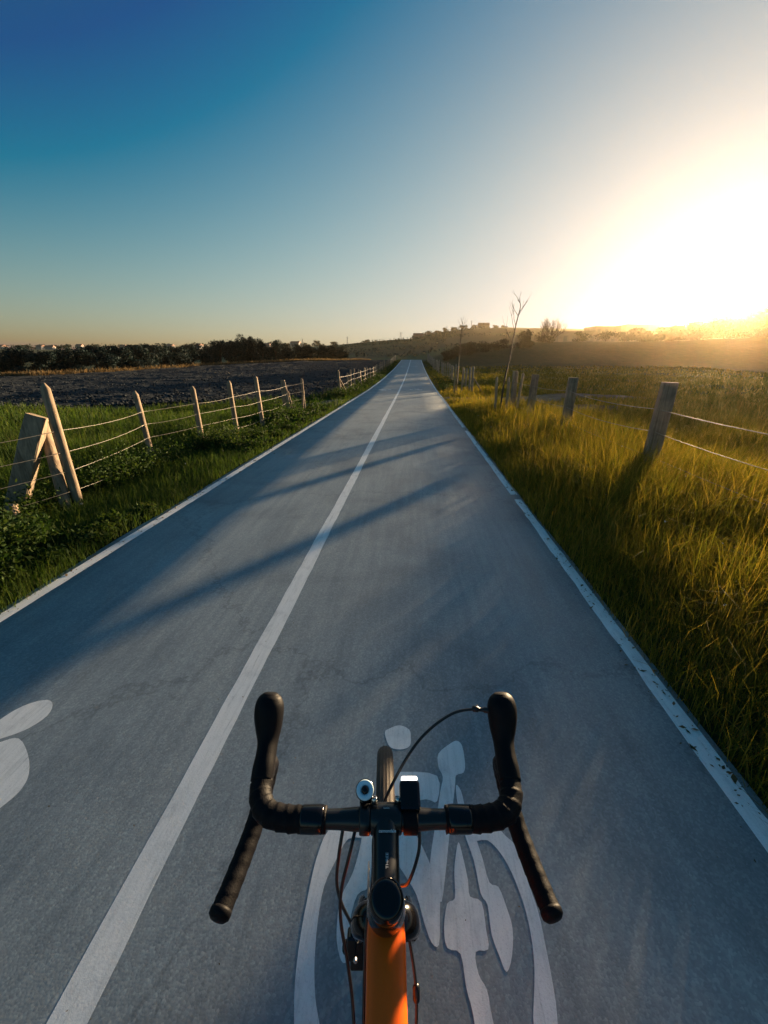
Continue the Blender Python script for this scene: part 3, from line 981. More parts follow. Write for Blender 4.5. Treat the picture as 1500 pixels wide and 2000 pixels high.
# ------------------------------------------------------------------ trees
def branch_tree(mb, p, d, L, r, depth, spread, up=0.15, sides=5, kink=0.18):
    pts = [Vector(p)]; rad = [r]
    d = Vector(d).normalized()
    n = 4
    for k in range(n):
        d = (d + Vector((random.gauss(0, kink), random.gauss(0, kink), random.gauss(0, kink * 0.6) + up * 0.3))).normalized()
        pts.append(pts[-1] + d * L / n)
        rad.append(r * (1 - 0.42 * (k + 1) / n))
    mb.tube(pts, rad, sides, False)
    if depth > 0:
        for k in range(random.choice((2, 3, 3))):
            ax = Vector((random.gauss(0, 1), random.gauss(0, 1), random.gauss(0, 0.5))).normalized()
            nd_ = (d + ax * spread).normalized()
            i = random.choice((2, 3, 4, 4))
            branch_tree(mb, pts[i], nd_, L * random.uniform(0.58, 0.82), rad[i] * 0.72, depth - 1, spread, up, max(3, sides - 1), kink)

def leafy_tree(name, x, y, h, rx, mat, label, n, leaf, group=None, cat='tree', trunk=True, lobes=16, base=0.08):
    z = terz(x, y)
    root = tag(empty(name, (x, y, z)), label, cat, group)
    mb = MB()
    mb.tube([(0, 0, -0.3), (0.03 * h, 0, 0.25 * h), (0.0, 0.02 * h, 0.6 * h), (0.02, 0, 0.8 * h)], [0.045 * h, 0.034 * h, 0.02 * h, 0.008 * h], 7)
    for k in range(5):
        a = random.uniform(0, 6.28)
        t = random.uniform(0.2, 0.5)
        mb.tube([(0.02 * h, 0, t * h), (0.3 * rx * math.cos(a), 0.3 * rx * math.sin(a), (t + 0.15) * h), (0.7 * rx * math.cos(a), 0.7 * rx * math.sin(a), (t + 0.3) * h)], [0.018 * h, 0.012 * h, 0.005 * h], 5)
    mb.build('trunk', 'bark', root, True)
    Pp = []
    per = n // lobes
    for k in range(lobes):
        a = random.uniform(0, 6.28)
        q = math.sqrt(random.random()) * 0.72
        cz = random.uniform(base, 0.82)
        env = math.sqrt(max(0.05, 1 - ((cz - 0.32) / 0.70) ** 2))
        c = np.array([rx * q * env * math.cos(a), rx * q * env * math.sin(a) * 0.8, cz * h])
        lr = random.uniform(0.24, 0.42)
        p = rng.normal(0, 1, (per, 3)); p /= np.linalg.norm(p, axis=1)[:, None]
        p *= (rng.uniform(0.25, 1.0, per) ** 0.5)[:, None]
        p *= 1 + 0.25 * rng.normal(0, 1, (per, 1)) * (rng.random((per, 1)) < 0.25)
        p = c + p * np.array([lr * rx, lr * rx, lr * h * 0.62])
        p[:, 2] = np.clip(p[:, 2], 0.02 * h, h)
        Pp.append(p)
    leaves('crown', np.concatenate(Pp), leaf, mat, None, root)
    return root

ORD = ['first', 'second', 'third', 'fourth', 'fifth', 'sixth', 'seventh', 'eighth', 'ninth', 'tenth', 'eleventh', 'twelfth', 'thirteenth', 'fourteenth', 'fifteenth', 'sixteenth', 'seventeenth', 'eighteenth', 'nineteenth', 'twentieth', 'twenty-first', 'twenty-second', 'twenty-third', 'twenty-fourth', 'twenty-fifth', 'twenty-sixth', 'twenty-seventh', 'twenty-eighth']
ROW = [(-57, 48, 3.3, 3.4), (-52.5, 48.5, 3.3, 3.0), (-49.5, 50.5, 3.1, 2.4), (-47.2, 52, 2.5, 2.0), (-46.2, 54.5, 3.2, 2.6), (-45.0, 57.5, 3.4, 2.6), (-43.8, 61, 3.3, 2.5),
       (-43.0, 64, 3.2, 2.5), (-42.0, 67.5, 3.4, 2.7), (-41.5, 71.5, 3.2, 2.8), (-40.8, 75.5, 3.3, 2.7), (-39.8, 79.5, 3.6, 2.8), (-38.2, 82.5, 4.0, 2.6), (-36.2, 85, 4.4, 2.3),
       (-35.0, 87.5, 5.0, 2.0), (-33.6, 88.5, 4.9, 1.8), (-32.2, 90, 4.2, 2.0), (-30.0, 92, 4.1, 2.1), (-28.0, 94, 3.7, 2.0), (-25.8, 96, 3.5, 2.1), (-23.6, 98, 3.4, 2.0), (-21.3, 100, 3.5, 2.0), (-19.0, 102, 3.4, 1.9), (-16.9, 104, 3.0, 1.6)]
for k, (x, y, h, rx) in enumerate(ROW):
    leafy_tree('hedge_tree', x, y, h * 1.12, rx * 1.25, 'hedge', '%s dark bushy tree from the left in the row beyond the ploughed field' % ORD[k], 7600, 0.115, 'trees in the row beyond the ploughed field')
# bare trees standing behind the row
for k, (x, y, h, lab) in enumerate([(-50, 86, 5.6, 'faint bare tree above the middle of the left tree row'), (-47, 88, 5.8, 'faint bare forked tree right of its twin above the left tree row')]):
    root = tag(empty('bare_tree', (x, y, terz(x, y))), lab, 'tree')
    mb = MB(); branch_tree(mb, (0, 0, -0.2), (0, 0, 1), h * 0.36, 0.10, 4, 0.75); mb.build('trunk', 'bark', root)
# large bare tree and its dark neighbour on the bank
root = tag(empty('bare_tree', (28.6, 92, terz(28.6, 92))), 'wide bare tree with fanning branches on the bank against the sunset', 'tree')
mb = MB()
for k in range(14):
    a = 2 * math.pi * k / 14
    branch_tree(mb, (0.15 * math.cos(a), 0.15 * math.sin(a), -0.2), (random.uniform(0.5, 1.5) * math.cos(a), 0.6 * math.sin(a), 1.0), 2.1, 0.17, 4, 0.7, 0.30, 5, 0.13)
mb.build('trunk', 'bark', root)
leafy_tree('dark_tree', 23.2, 89, 2.6, 1.7, 'bankleaf', 'small dark leafy tree left of the wide bare tree', 1600, 0.14)
# saplings with stakes
def sapling(x, y, h, label, lean, seed):
    random.seed(seed)
    root = tag(empty('sapling', (x, y, terz(x, y))), label, 'sapling')
    mb = MB()
    pts = spline([(0, 0, -0.1), (0.02, 0, 0.3 * h), (0.06 + lean * 0.4, 0, 0.55 * h), (0.05 + lean, 0.0, 0.8 * h), (0.12 + lean, 0, 0.95 * h), (0.02 + lean, 0, h)], 5)
    mb.tube(pts, [0.028 * (1 - 0.85 * k / (len(pts) - 1)) + 0.002 for k in range(len(pts))], 6)
    mb.build('trunk', 'bark', root, True)
    for k in range(11):
        t = random.uniform(0.38, 0.85)
        p = pts[int(t * (len(pts) - 1))]
        a = random.uniform(0, 6.28)
        mbb = MB()
        branch_tree(mbb, p, (0.6 * math.cos(a), 0.6 * math.sin(a), 1.1), h * 0.17 * (1.3 - t), 0.008, 1, 0.4, 0.3, 4, 0.10)
        mbb.build('branch', 'bark', root)
    return root
sapling(3.46, 12.45, 3.25, 'thin leafless sapling staked beside the right edge of the path', 0.14, 3)
sapling(3.15, 22.8, 3.6, 'second slender leafless sapling in front of the far right fence', 0.02, 5)
random.seed(11)
for k, (dx, dy, h, lab) in enumerate([(-0.14, 0.10, 1.18, 'left stake of the three round the near sapling'), (0.16, -0.05, 1.10, 'middle stake of the three round the near sapling'), (0.24, 0.28, 1.2, 'right stake of the three round the near sapling')]):
    x, y = 3.46 + dx, 12.45 + dy
    o = post_mesh('tree_stake', (0, 0, -0.25), (random.gauss(0, .02), 0, h), 0.038, 'stake', None, True)
    o.location = (x, y, terz(x, y)); tag(o, lab, 'stake', 'stakes round the near sapling')
for k, (dx, dy, h, lab) in enumerate([(-0.12, -0.12, 1.3, 'left stake beside the far sapling'), (0.30, 0.1, 1.35, 'right stake beside the far sapling')]):
    x, y = 3.15 + dx, 22.8 + dy
    o = post_mesh('tree_stake', (0, 0, -0.25), (0.02, 0, h), 0.045, 'stake', None)
    o.location = (x, y, terz(x, y)); tag(o, lab, 'stake', 'stakes beside the far sapling')

# scrub on the bank and trees on the sunset skyline
BUSH = [(6.5, 74, 1.5, 1.6), (8.0, 78, 1.9, 2.0), (9.8, 76, 2.2, 2.2), (12.0, 80, 2.0, 2.4), (14.5, 78, 1.8, 2.2), (17.5, 82, 1.7, 2.2), (21, 80, 1.3, 2.0), (25.5, 84, 1.4, 2.2), (34, 88, 1.8, 2.4), (38, 87, 2.0, 2.6), (42, 88, 1.9, 2.6)]
for k, (x, y, h, rx) in enumerate(BUSH):
    leafy_tree('bank_bush', x, y, h, rx, 'bankleaf', '%s shrub from the left on the shaded bank right of the path' % ORD[k], 1300, 0.12, 'shrubs on the bank', 'bush')
SKY = [(46.5, 90, 2.0, 2.6), (50.5, 88, 2.3, 2.6), (54.5, 89, 2.7, 2.8), (58.5, 91, 2.9, 2.8), (62.5, 92, 3.5, 2.9), (66.5, 92, 3.4, 2.9), (70.0, 93, 4.9, 3.2), (74, 94, 5.4, 3.4), (78.5, 94, 5.2, 3.4), (83, 94, 4.6, 3.2)]
for k, (x, y, h, rx) in enumerate(SKY):
    leafy_tree('skyline_tree', x, y, h * 1.2, rx * 1.45, 'bankleaf', '%s tree from the left in the skyline group beneath the setting sun' % ORD[k], 4200, 0.24, 'trees beneath the setting sun')
# hedges on the far hill
HEDG = []
for (xa, ya, xb, yb, n) in [(-70, 300, 30, 320, 26), (-60, 250, 20, 262, 20), (-40, 360, 60, 350, 22), (-30, 215, 25, 205, 14), (10, 300, 80, 280, 16)]:
    for k in range(n * 16):
        t = random.random()
        x, y = xa + (xb - xa) * t, ya + (yb - ya) * t + random.gauss(0, 1.2)
        HEDG.append((x, y, terz(x, y) + random.uniform(0.0, 1.6 + 1.2 * float(vnoise(x * .15, y * .1, 3)))))
leaves('hill_hedges', np.array(HEDG), 0.7, 'hedge', 'thin dark hedgerows crossing the far hill', None, 'stuff')
HT = [(2.5, 422, 4.0, 5.5), (14, 425, 4.2, 6.0), (22, 428, 3.4, 5), (30, 425, 4.2, 4), (38, 426, 4.0, 4), (47, 424, 4.6, 5), (58, 425, 4.2, 4), (66, 425, 6.0, 6.5), (78, 426, 4.0, 4), (86, 425, 4, 4), (-48, 424, 3.0, 5), (-80, 424, 4, 5)]
HT.sort()
for k, (x, y, h, rx) in enumerate(HT):
    leafy_tree('hilltop_tree', x, y, h, rx, 'hedge', '%s small dark tree from the left on the far hilltop skyline' % ORD[k], 420, 0.55, 'trees on the far hilltop')
random.seed(5)
for k in range(26):
    x = -430 + 330 * k / 25 + random.uniform(-5, 5); y = 425 + random.uniform(-5, 15)
    leafy_tree('ridge_tree', x, y, random.uniform(3.5, 6.5), random.uniform(6, 10), 'hedge', '%s tiny tree from the left on the distant left ridge' % ORD[k], 360, 0.8, 'trees on the distant left ridge')

# ------------------------------------------------------------------ far buildings and masts
def house(x, y, w, d, h, rh, label, wall='housewall', flat=False, rz=0.0, cat='house', group=None, nwin=3, floors=1, name='house'):
    root = tag(empty(name, (x, y, terz(x, y) - 0.3), rz), label, cat, group)
    mb = MB(); mb.box((0, 0, h / 2), (w, d, h)); mb.build('wall', wall, root)
    mb = MB()
    if flat:
        mb.box((0, 0, h + 0.15), (w + 0.4, d + 0.4, 0.3))
    else:
        a, b_ = w / 2 + 0.3, d / 2 + 0.3
        mb.add([(-a, -b_, h), (a, -b_, h), (a, b_, h), (-a, b_, h), (-a, 0, h + rh), (a, 0, h + rh)], [[0, 1, 5, 4], [2, 3, 4, 5], [0, 4, 3], [1, 2, 5], [3, 2, 1, 0]])
    mb.build('roof', 'rooftile' if not flat else 'blockwall', root)
    for fl_ in range(floors):
        for k in range(nwin):
            mb = MB(); mb.box(((k + 0.5) / nwin * w - w / 2, -d / 2 - 0.03, (fl_ + 0.55) * h / floors), (w / nwin * 0.4, 0.1, h / floors * 0.4))
            mb.build('window', 'pane', root)
    return root
BLD = [(70, 200, 20, 10, 6.4, 'long low block at the left end of the sunset skyline', 5, 1), (87, 205, 14, 10, 7.8, 'taller block in the middle of the sunset skyline', 4, 2), (103, 203, 22, 10, 8.4, 'widest block on the sunset skyline', 6, 2), (121, 206, 16, 10, 7.6, 'block at the right end of the sunset skyline near the trees', 4, 2)]
for (x, y, w, d, h, lab, nw, fl_) in BLD:
    house(x, y, w, d, h, 1.5, lab, 'blockwall', True, 0.12, 'building', 'blocks on the sunset skyline', nw, fl_, 'apartment_block')
mb = MB(); mb.tube([(0, 0, 0), (0, 0, 5)], 0.12, 5)
random.seed(21)
for k in range(11):
    x = -420 + 300 * (k + random.uniform(-.3, .3)) / 10
    house(x, 410 + random.uniform(-8, 8), random.uniform(5, 9), 6, random.uniform(2.4, 3.6), 1.8, '%s tiny pale house from the left on the distant left ridge' % ORD[k], 'housewall', False, random.uniform(-.4, .4), 'house', 'houses on the distant left ridge', 2)
house(3.5, 424, 9, 7, 3.0, 2.6, 'small gabled house on the far hilltop straight ahead', 'blockwall')
house(66, 424, 10, 8, 3.4, 2.6, 'gabled house on the far hill top right of the path', 'blockwall')
def mast(x, y, h, label, w=1.2):
    root = tag(empty('mast', (x, y, terz(x, y))), label, 'mast')
    for sx, sy in ((-1, -1), (1, -1), (1, 1), (-1, 1)):
        mb = MB(); mb.tube([(sx * w / 2, sy * w / 2, -0.3), (sx * 0.06, sy * 0.06, h)], 0.10, 4); mb.build('leg', 'steel', root)
    for k in range(6):
        t = k / 6; a = w / 2 * (1 - t)
        mb = MB()
        zz = h * t
        for p, q in (((-a, -a), (a, a)), ((a, -a), (-a, a))):
            mb.tube([(p[0], p[1], zz), (q[0], q[1], zz + h / 6)], 0.05, 3)
        mb.build('cross_brace', 'steel', root)
    mb = MB(); mb.tube([(-w, 0, h * 0.86), (w, 0, h * 0.86)], 0.08, 4); mb.build('cross_arm', 'steel', root)
    return root
mast(-13.4, 420, 7.5, 'lattice mast on the far hill just left of the path', 2.6)
mast(-66, 420, 7.5, 'thin lattice mast above the right end of the tree row')
mast(54.5, 424, 8.0, 'lattice mast on the far hill right of the path')
mast(31, 424, 5.5, 'short lattice mast behind the far sapling')
mast(-112, 424, 7.5, 'faint lattice mast left of the hill above the tree row')
mast(97, 205, 9.5, 'thin mast on the roofline of the sunset blocks', 0.5)

# ------------------------------------------------------------------ bicycle
heading = Vector((-math.sin(YAW), math.cos(YAW), 0))
bloc = Vector((CAM.x, CAM.y, 0)) + heading * 0.400 + Vector((math.cos(YAW), math.sin(YAW), 0)) * 0.003
bike = tag(empty('bicycle', (bloc.x, bloc.y, 0.022), YAW), 'orange bicycle with black taped drop handlebar seen from the saddle', 'bicycle')
ZB = 0.917 + 0.0           # bar height above the wheel contact plane
def rip(p0, amp=0.09, per=0.0165):
    def fn(s, th):
        u = (s / per + th / (2 * math.pi)) % 1.0
        return 1 + amp * (u ** 2) - amp * 0.4
    return fn
mb = MB()
n = 21
hp = [((k / (n - 1) - 0.5) * 0.24, 0, ZB) for k in range(n)]
mb.tube(hp, [0.0159 if abs(p[0]) < 0.045 else 0.0159 - 0.0025 * min(1, (abs(p[0]) - 0.045) / 0.03) for p in hp], 20)
mb.build('handlebar', 'blackalu', bike, True)
for sgn, nm in ((-1, 'left'), (1, 'right')):
    S = lambda pts: [(sgn * p[0],) + tuple(p[1:]) for p in pts]
    tp = spline(S([(0.092, 0, ZB), (0.125, 0, ZB), (0.160, 0.002, ZB), (0.188, 0.011, ZB + .001), (0.2035, 0.034, ZB + .003), (0.2065, 0.062, ZB + .006), (0.208, 0.086, ZB + .004)]), 14)
    mb = MB(); rr = [0.0183 - 0.0006 * k / len(tp) for k in range(len(tp))]
    mb.tube(tp, rr, 22, True, (0, 0, 1), rip(0))
    t1 = mb.build('bar_tape', 'tape', bike, True)
    dp = spline(S([(0.207, 0.070, ZB + .004), (0.2085, 0.094, ZB - .006), (0.213, 0.111, ZB - .032), (0.220, 0.112, ZB - .062), (0.2275, 0.092, ZB - .092), (0.234, 0.058, ZB - .112), (0.2405, 0.018, ZB - .120), (0.2475, -0.024, ZB - .124), (0.2530, -0.055, ZB - .126)]), 12)
    mb = MB(); mb.tube(dp, 0.0160, 20, True, (0, 0, 1), rip(0, 0.05, 0.02))
    t2 = mb.build('bar_tape', 'tape', bike, True)
    e = Vector(dp[-1]); dv = (Vector(dp[-1]) - Vector(dp[-2])).normalized()
    mb = MB(); mb.lathe([(0.0165, -0.004), (0.0172, 0.0), (0.0165, 0.005), (0.012, 0.009), (0.004, 0.0105)], e, dv, 18)
    mb.build('bar_end_plug', 'rubber', t2, True)
    mb = MB(); mb.lathe([(0.0180, -0.019), (0.0189, -0.016), (0.0194, 0.006), (0.0190, 0.014), (0.0172, 0.017)], (sgn * 0.112, 0, ZB), (-sgn, 0, 0), 24)
    mb.build('finishing_band', 'gloss', t1, True)
    # hood: swept body, wider towards the horn
    hp = spline(S([(0.207, 0.052, ZB + .010, .0175, .014), (0.2075, 0.070, ZB + .016, .0182, .018), (0.208, 0.090, ZB + .022, .0172, .020), (0.209, 0.108, ZB + .031, .0180, .020), (0.2105, 0.124, ZB + .044, .0230, .022), (0.212, 0.138, ZB + .060, .0262, .024), (0.2125, 0.149, ZB + .074, .0255, .023), (0.2120, 0.156, ZB + .084, .0205, .018), (0.2115, 0.160, ZB + .090, .0120, .010)]), 6)
    mb = MB(); mb.tube([q[:3] for q in hp], [(q[3], q[4]) for q in hp], 20, True, (1, 0, 0) if False else (0, 0, 1))
    hood = mb.build('brake_hood', 'rubber', bike, True)
    lp = spline(S([(0.2125, 0.150, ZB + .052, .011, .007), (0.213, 0.172, ZB + .044, .0105, .006), (0.214, 0.178, ZB + .012, .009, .005), (0.217, 0.166, ZB - .030, .008, .0045), (0.222, 0.146, ZB - .070, .0085, .004), (0.225, 0.140, ZB - .088, .006, .003)]), 5)
    mb = MB(); mb.tube([q[:3] for q in lp], [(q[3], q[4]) for q in lp], 12, True, (0, 1, 0))
    mb.build('brake_lever', 'gloss', hood, True)
# stem
sax = Vector((0, math.cos(R(72)), -math.sin(R(72))))      # steering axis, downwards
st_top = Vector((0, -0.105, ZB + 0.012))
mb = MB()
sp = spline([(0, -0.112, ZB - 0.006, .0195, .021), (0, -0.085, ZB - .005, .0190, .0185), (0, -0.05, ZB - .003, .0188, .0172), (0, -0.02, ZB, .0195, .0178), (0, -0.006, ZB, .0205, .0190)], 6)
mb.tube([q[:3] for q in sp], [(q[3], q[4]) for q in sp], 24, True, (0, 0, 1))
stem = mb.build('stem', 'blackalu', bike, True)
mb = MB(); mb.lathe([(0.0190, -0.024), (0.0208, -0.022), (0.0208, 0.022), (0.0190, 0.024)], (0, 0.001, ZB), (1, 0, 0), 28)
mb.build('faceplate', 'blackalu', stem, True)
for sx in (-1, 1):
    for zz, yy in ((0.017, 0.013), (-0.017, 0.013)):
        mb = MB(); mb.lathe([(0.0052, 0), (0.0052, 0.007), (0.0045, 0.0085), (0.0025, 0.0085), (0.0025, 0.006)], (sx * 0.0185, yy, ZB + zz), (0, 0.55, 0.83 if zz > 0 else -0.83), 10)
        mb.build('bolt', 'silver', stem, True)
mb = MB(); mb.lathe([(0.0215, 0.034), (0.0225, 0.030), (0.0225, -0.010), (0.0210, -0.014), (0.0195, -0.016), (0.0185, -0.0185), (0.012, -0.0195)], st_top, sax, 30)
mb.build('top_cap', 'gloss', stem, True)
mb = MB(); mb.lathe([(0.0205, 0.030), (0.0225, 0.034), (0.0245, 0.050), (0.0268, 0.062), (0.0272, 0.072), (0.0268, 0.076)], st_top, sax, 36)
mb.build('headset_cover', 'gloss', bike, True)
def text_on(name, body, size, loc, rotz, parent, mat, squash=1.0, bold=0.0):
    cu = bpy.data.curves.new(name, 'FONT')
    cu.body = body; cu.size = size; cu.align_x = 'CENTER'; cu.align_y = 'CENTER'
    cu.offset = bold
    cu.extrude = 0.0002
    ob = bpy.data.objects.new(name, cu); COL.objects.link(ob)
    dg = bpy.context.evaluated_depsgraph_get()
    me = bpy.data.meshes.new_from_object(ob.evaluated_get(dg))
    bpy.data.objects.remove(ob)
    me.materials.clear(); me.materials.append(M[mat])
    o = bpy.data.objects.new(name, me); COL.objects.link(o)
    o.parent = parent; o.location = loc; o.rotation_euler = (0, 0, rotz)
    o.scale = (squash, 1, 1)
    return o
text_on('lettering', 'cannondale', 0.0062, (0.002, -0.027, ZB + 0.0181), 0, stem, 'print', 0.9, 0.00012)
text_on('lettering', 'THREE', 0.0052, (0.0015, -0.062, ZB + 0.0152), R(90), stem, 'print', 1.25)
text_on('lettering', '5-6Nm', 0.0032, (0.001, 0.003, ZB + 0.0210), 0, stem, 'print')
# frame tubes
def rr_tube(name, pts, mat, parent, n=6, sides=24, e=3.0):
    """superellipse section tube: pts of (x,y,z,half width,half height)"""
    q = spline(pts, n)
    def fn(s, th):
        return (abs(math.cos(th)) ** e + abs(math.sin(th)) ** e) ** (-1 / e)
    mb = MB(); mb.tube([p[:3] for p in q], [(p[3], p[4]) for p in q], sides, True, (0, 0, 1), fn)
    return mb.build(name, mat, parent, True)
ht0 = st_top + sax * 0.074
ht1 = st_top + sax * 0.205
mb = MB(); mb.lathe([(0.0262, 0.0), (0.0268, 0.004), (0.0262, 0.05), (0.0275, 0.10), (0.0285, 0.128), (0.027, 0.131)], ht0, sax, 32)
mb.build('head_tube', 'orange', bike, True)
rr_tube('top_tube', [(0, -0.070, 0.832, .0240, .019), (0, -0.100, 0.829, .0268, .020), (0, -0.16, 0.822, .0262, .0195), (0, -0.30, 0.806, .0250, .018), (0, -0.48, 0.786, .0225, .016), (0, -0.585, 0.774, .019, .015)], 'orange', bike)
rr_tube('down_tube', [(0, -0.045, 0.730, .024, .024), (0, -0.12, 0.645, .026, .027), (0, -0.30, 0.442, .027, .027), (0, -0.452, 0.272, .028, .025)], 'orange', bike)
rr_tube('seat_tube', [(0, -0.452, 0.272, .019, .019), (0, -0.55, 0.59, .0175, .0175), (0, -0.608, 0.79, .0178, .0178)], 'orange', bike, 6, 20, 2.0)
for sx in (-1, 1):
    rr_tube('seat_stay', [(sx * .012, -0.602, 0.755, .008, .010), (sx * .04, -0.70, 0.62, .0075, .009), (sx * .066, -0.868, 0.36, .008, .009)], 'orange', bike, 5, 12, 2.0)
    rr_tube('chain_stay', [(sx * .02, -0.455, 0.272, .011, .013), (sx * .045, -0.60, 0.295, .009, .011), (sx * .066, -0.868, 0.345, .008, .010)], 'orange', bike, 5, 12, 2.0)
mb = MB(); mb.lathe([(0.02, -0.036), (0.021, -0.034), (0.021, 0.034), (0.02, 0.036)], (0, -0.452, 0.272), (1, 0, 0), 20); mb.build('bottom_bracket', 'gloss', bike, True)
mb = MB(); mb.tube([(0, -0.60, 0.76), (0, -0.655, 0.945)], 0.0136, 16); mb.build('seat_post', 'blackalu', bike, True)
sd = spline([(0, -0.50, 0.952, .012, .012), (0, -0.545, 0.958, .018, .016), (0, -0.62, 0.957, .030, .018), (0, -0.70, 0.960, .060, .02), (0, -0.755, 0.966, .072, .02), (0, -0.775, 0.964, .05, .012)], 6)
mb = MB(); mb.tube([q[:3] for q in sd], [(q[3], q[4]) for q in sd], 20, True, (0, 0, 1)); mb.build('saddle', 'saddle', bike, True)
# fork
AX = (0, 0.160, 0.335)
mb = MB()
mb.tube([ht1 - sax * 0.01, ht1 + sax * 0.014], [0.0275, 0.029], 24)
cr0 = ht1 + sax * 0.020
v = spline([(-0.046, cr0.y + .012, cr0.z - .030, .014, .020), (-0.036, cr0.y + .006, cr0.z - .006, .018, .024), (-0.015, cr0.y, cr0.z + .004, .022, .026), (0.015, cr0.y, cr0.z + .004, .022, .026), (0.036, cr0.y + .006, cr0.z - .006, .018, .024), (0.046, cr0.y + .012, cr0.z - .030, .014, .020)], 6)
mb.tube([q[:3] for q in v], [(q[3], q[4]) for q in v], 18, True, (0, 1, 0))
for sx in (-1, 1):
    lg = spline([(sx * .045, cr0.y + .010, cr0.z - .024, .0125, .021), (sx * .049, cr0.y + .045, cr0.z - .12, .0125, .020), (sx * .053, cr0.y + .10, cr0.z - .26, .011, .016), (sx * .056, AX[1] - .006, AX[2] + .02, .010, .013), (sx * .056, AX[1], AX[2] - .015, .009, .012)], 6)
    mb.tube([q[:3] for q in lg], [(q[3], q[4]) for q in lg], 14, True, (0, 1, 0))
mb.build('fork', 'gloss', bike, True)
# wheels
def wheel(name, c, rotor_x):
    root = empty(name, c); root.parent = bike
    def ring(prof, seg=96):
        verts = []; faces = []; m = len(prof)
        for k in range(seg):
            a = 2 * math.pi * k / seg
            for (px, pr_) in prof:
                verts.append((px, pr_ * math.cos(a), pr_ * math.sin(a)))
        for k in range(seg):
            for j in range(m):
                a0 = k * m + j; a1 = k * m + (j + 1) % m; b0 = ((k + 1) % seg) * m + j; b1 = ((k + 1) % seg) * m + (j + 1) % m
                faces.append([a0, b0, b1, a1])
        return verts, faces
    RO = 0.335
    prof = []
    for k in range(48):                      # ribbed tread across the crown
        th = 2 * math.pi * k / 48
        x = 0.0215 * math.sin(th); r_ = RO - 0.0195 + 0.0195 * math.cos(th)
        if math.cos(th) > 0.25:
            r_ -= 0.0018 if (k % 3 == 0) else 0.0
        prof.append((x, r_))
    mb = MB(); mb.add(*ring(prof, 120)); mb.build('tyre', 'tyre', root, True)
    mb = MB(); mb.add(*ring([(-0.012, RO - .037), (0.012, RO - .037), (0.0125, RO - .048), (0.006, RO - .062), (-0.006, RO - .062), (-0.0125, RO - .048)])); mb.build('rim', 'rim', root, True)
    mb = MB(); mb.lathe([(0.010, -0.05), (0.012, -0.046), (0.028, -0.034), (0.028, -0.030), (0.014, -0.022), (0.014, 0.022), (0.028, 0.030), (0.028, 0.034), (0.012, 0.046), (0.010, 0.05)], (0, 0, 0), (1, 0, 0), 20); mb.build('hub', 'blackalu', root, True)
    NS = 24
    mb = MB(); mb.tube([(0.032, 0.027, 0), (0.002, 0.06, RO - 0.062)], 0.0012, 5, False)
    sp0 = mb.build('spoke', 'silver', root)
    for k in range(1, NS):
        s = copy_obj(sp0, root)
        s.rotation_euler = (2 * math.pi * k / NS, 0, 0)
        if k % 2: s.scale = (-1, 1, 1)
    mb = MB(); mb.add(*ring([(rotor_x - .001, 0.080), (rotor_x + .001, 0.080), (rotor_x + .001, 0.064), (rotor_x - .001, 0.064)], 64))
    for k in range(6):
        a = 2 * math.pi * k / 6
        mb.tube([(rotor_x, 0.02 * math.cos(a), 0.02 * math.sin(a)), (rotor_x, 0.066 * math.cos(a + .4), 0.066 * math.sin(a + .4))], (0.0012), 6)
    mb.build('brake_rotor', 'steel', root)
    return root
wheel('front_wheel', AX, -0.042)
wheel('rear_wheel', (0, -0.87, 0.335), -0.045)
mb = MB()
rot = Matrix.Rotation(R(-28), 3, 'X')
mb.box((-0.060, 0.066, 0.398), (0.030, 0.040, 0.075), rot)
mb.box((-0.072, 0.060, 0.410), (0.020, 0.030, 0.045), rot)
mb.lathe([(0.012, 0), (0.013, 0.004), (0.011, 0.012), (0.006, 0.014)], (-0.079, 0.062, 0.392), (-1, 0, 0), 14)
cal = mb.build('brake_caliper', 'gloss', bike, False, 0.004)
for zz in (0.375, 0.425):
    mb = MB(); mb.lathe([(0.004, 0), (0.004, 0.006), (0.002, 0.007)], (-0.062, 0.044 - (zz - .4) * .5, zz), (0, -1, 0.5), 8); mb.build('bolt', 'silver', cal)
# drive train
mb = MB(); mb.lathe([(0.086, -0.0015), (0.088, 0), (0.086, 0.0015)], (0.047, -0.452, 0.272), (1, 0, 0), 48); mb.build('chainring', 'steel', bike, True)
for sx, ang in ((1, R(-90)), (-1, R(90))):
    dy, dz = math.cos(ang), math.sin(ang)
    ex = (sx * 0.075, -0.452 + 0.17 * dy, 0.272 + 0.17 * dz)
    mb = MB(); mb.tube([(sx * 0.064, -0.452, 0.272), ((sx * 0.070), (-0.452 + ex[1]) / 2, (0.272 + ex[2]) / 2), ex], [(0.008, 0.015), (0.007, 0.012), (0.008, 0.013)], 12); mb.build('crank_arm', 'blackalu', bike, True)
    mb = MB(); mb.box((ex[0] + sx * 0.055, ex[1], ex[2]), (0.085, 0.07, 0.018)); mb.build('pedal', 'blackalu', bike, False, 0.004)
mb = MB(); mb.lathe([(0.05, -0.012), (0.05, 0.0), (0.035, 0.012)], (0.045, -0.87, 0.335), (1, 0, 0), 28); mb.build('cassette', 'steel', bike, True)
ch = []
for k in range(13): a = R(90) - math.pi * k / 12; ch.append((0.047, -0.452 + 0.087 * math.cos(a), 0.272 + 0.087 * math.sin(a)))
for k in range(13): a = R(-90) - math.pi * k / 12; ch.append((0.047, -0.87 + 0.05 * math.cos(a), 0.335 + 0.05 * math.sin(a)))
ch.append(ch[0])
mb = MB(); mb.tube(ch, [(0.004, 0.003)] * len(ch), 6, False); mb.build('chain', 'steel', bike)
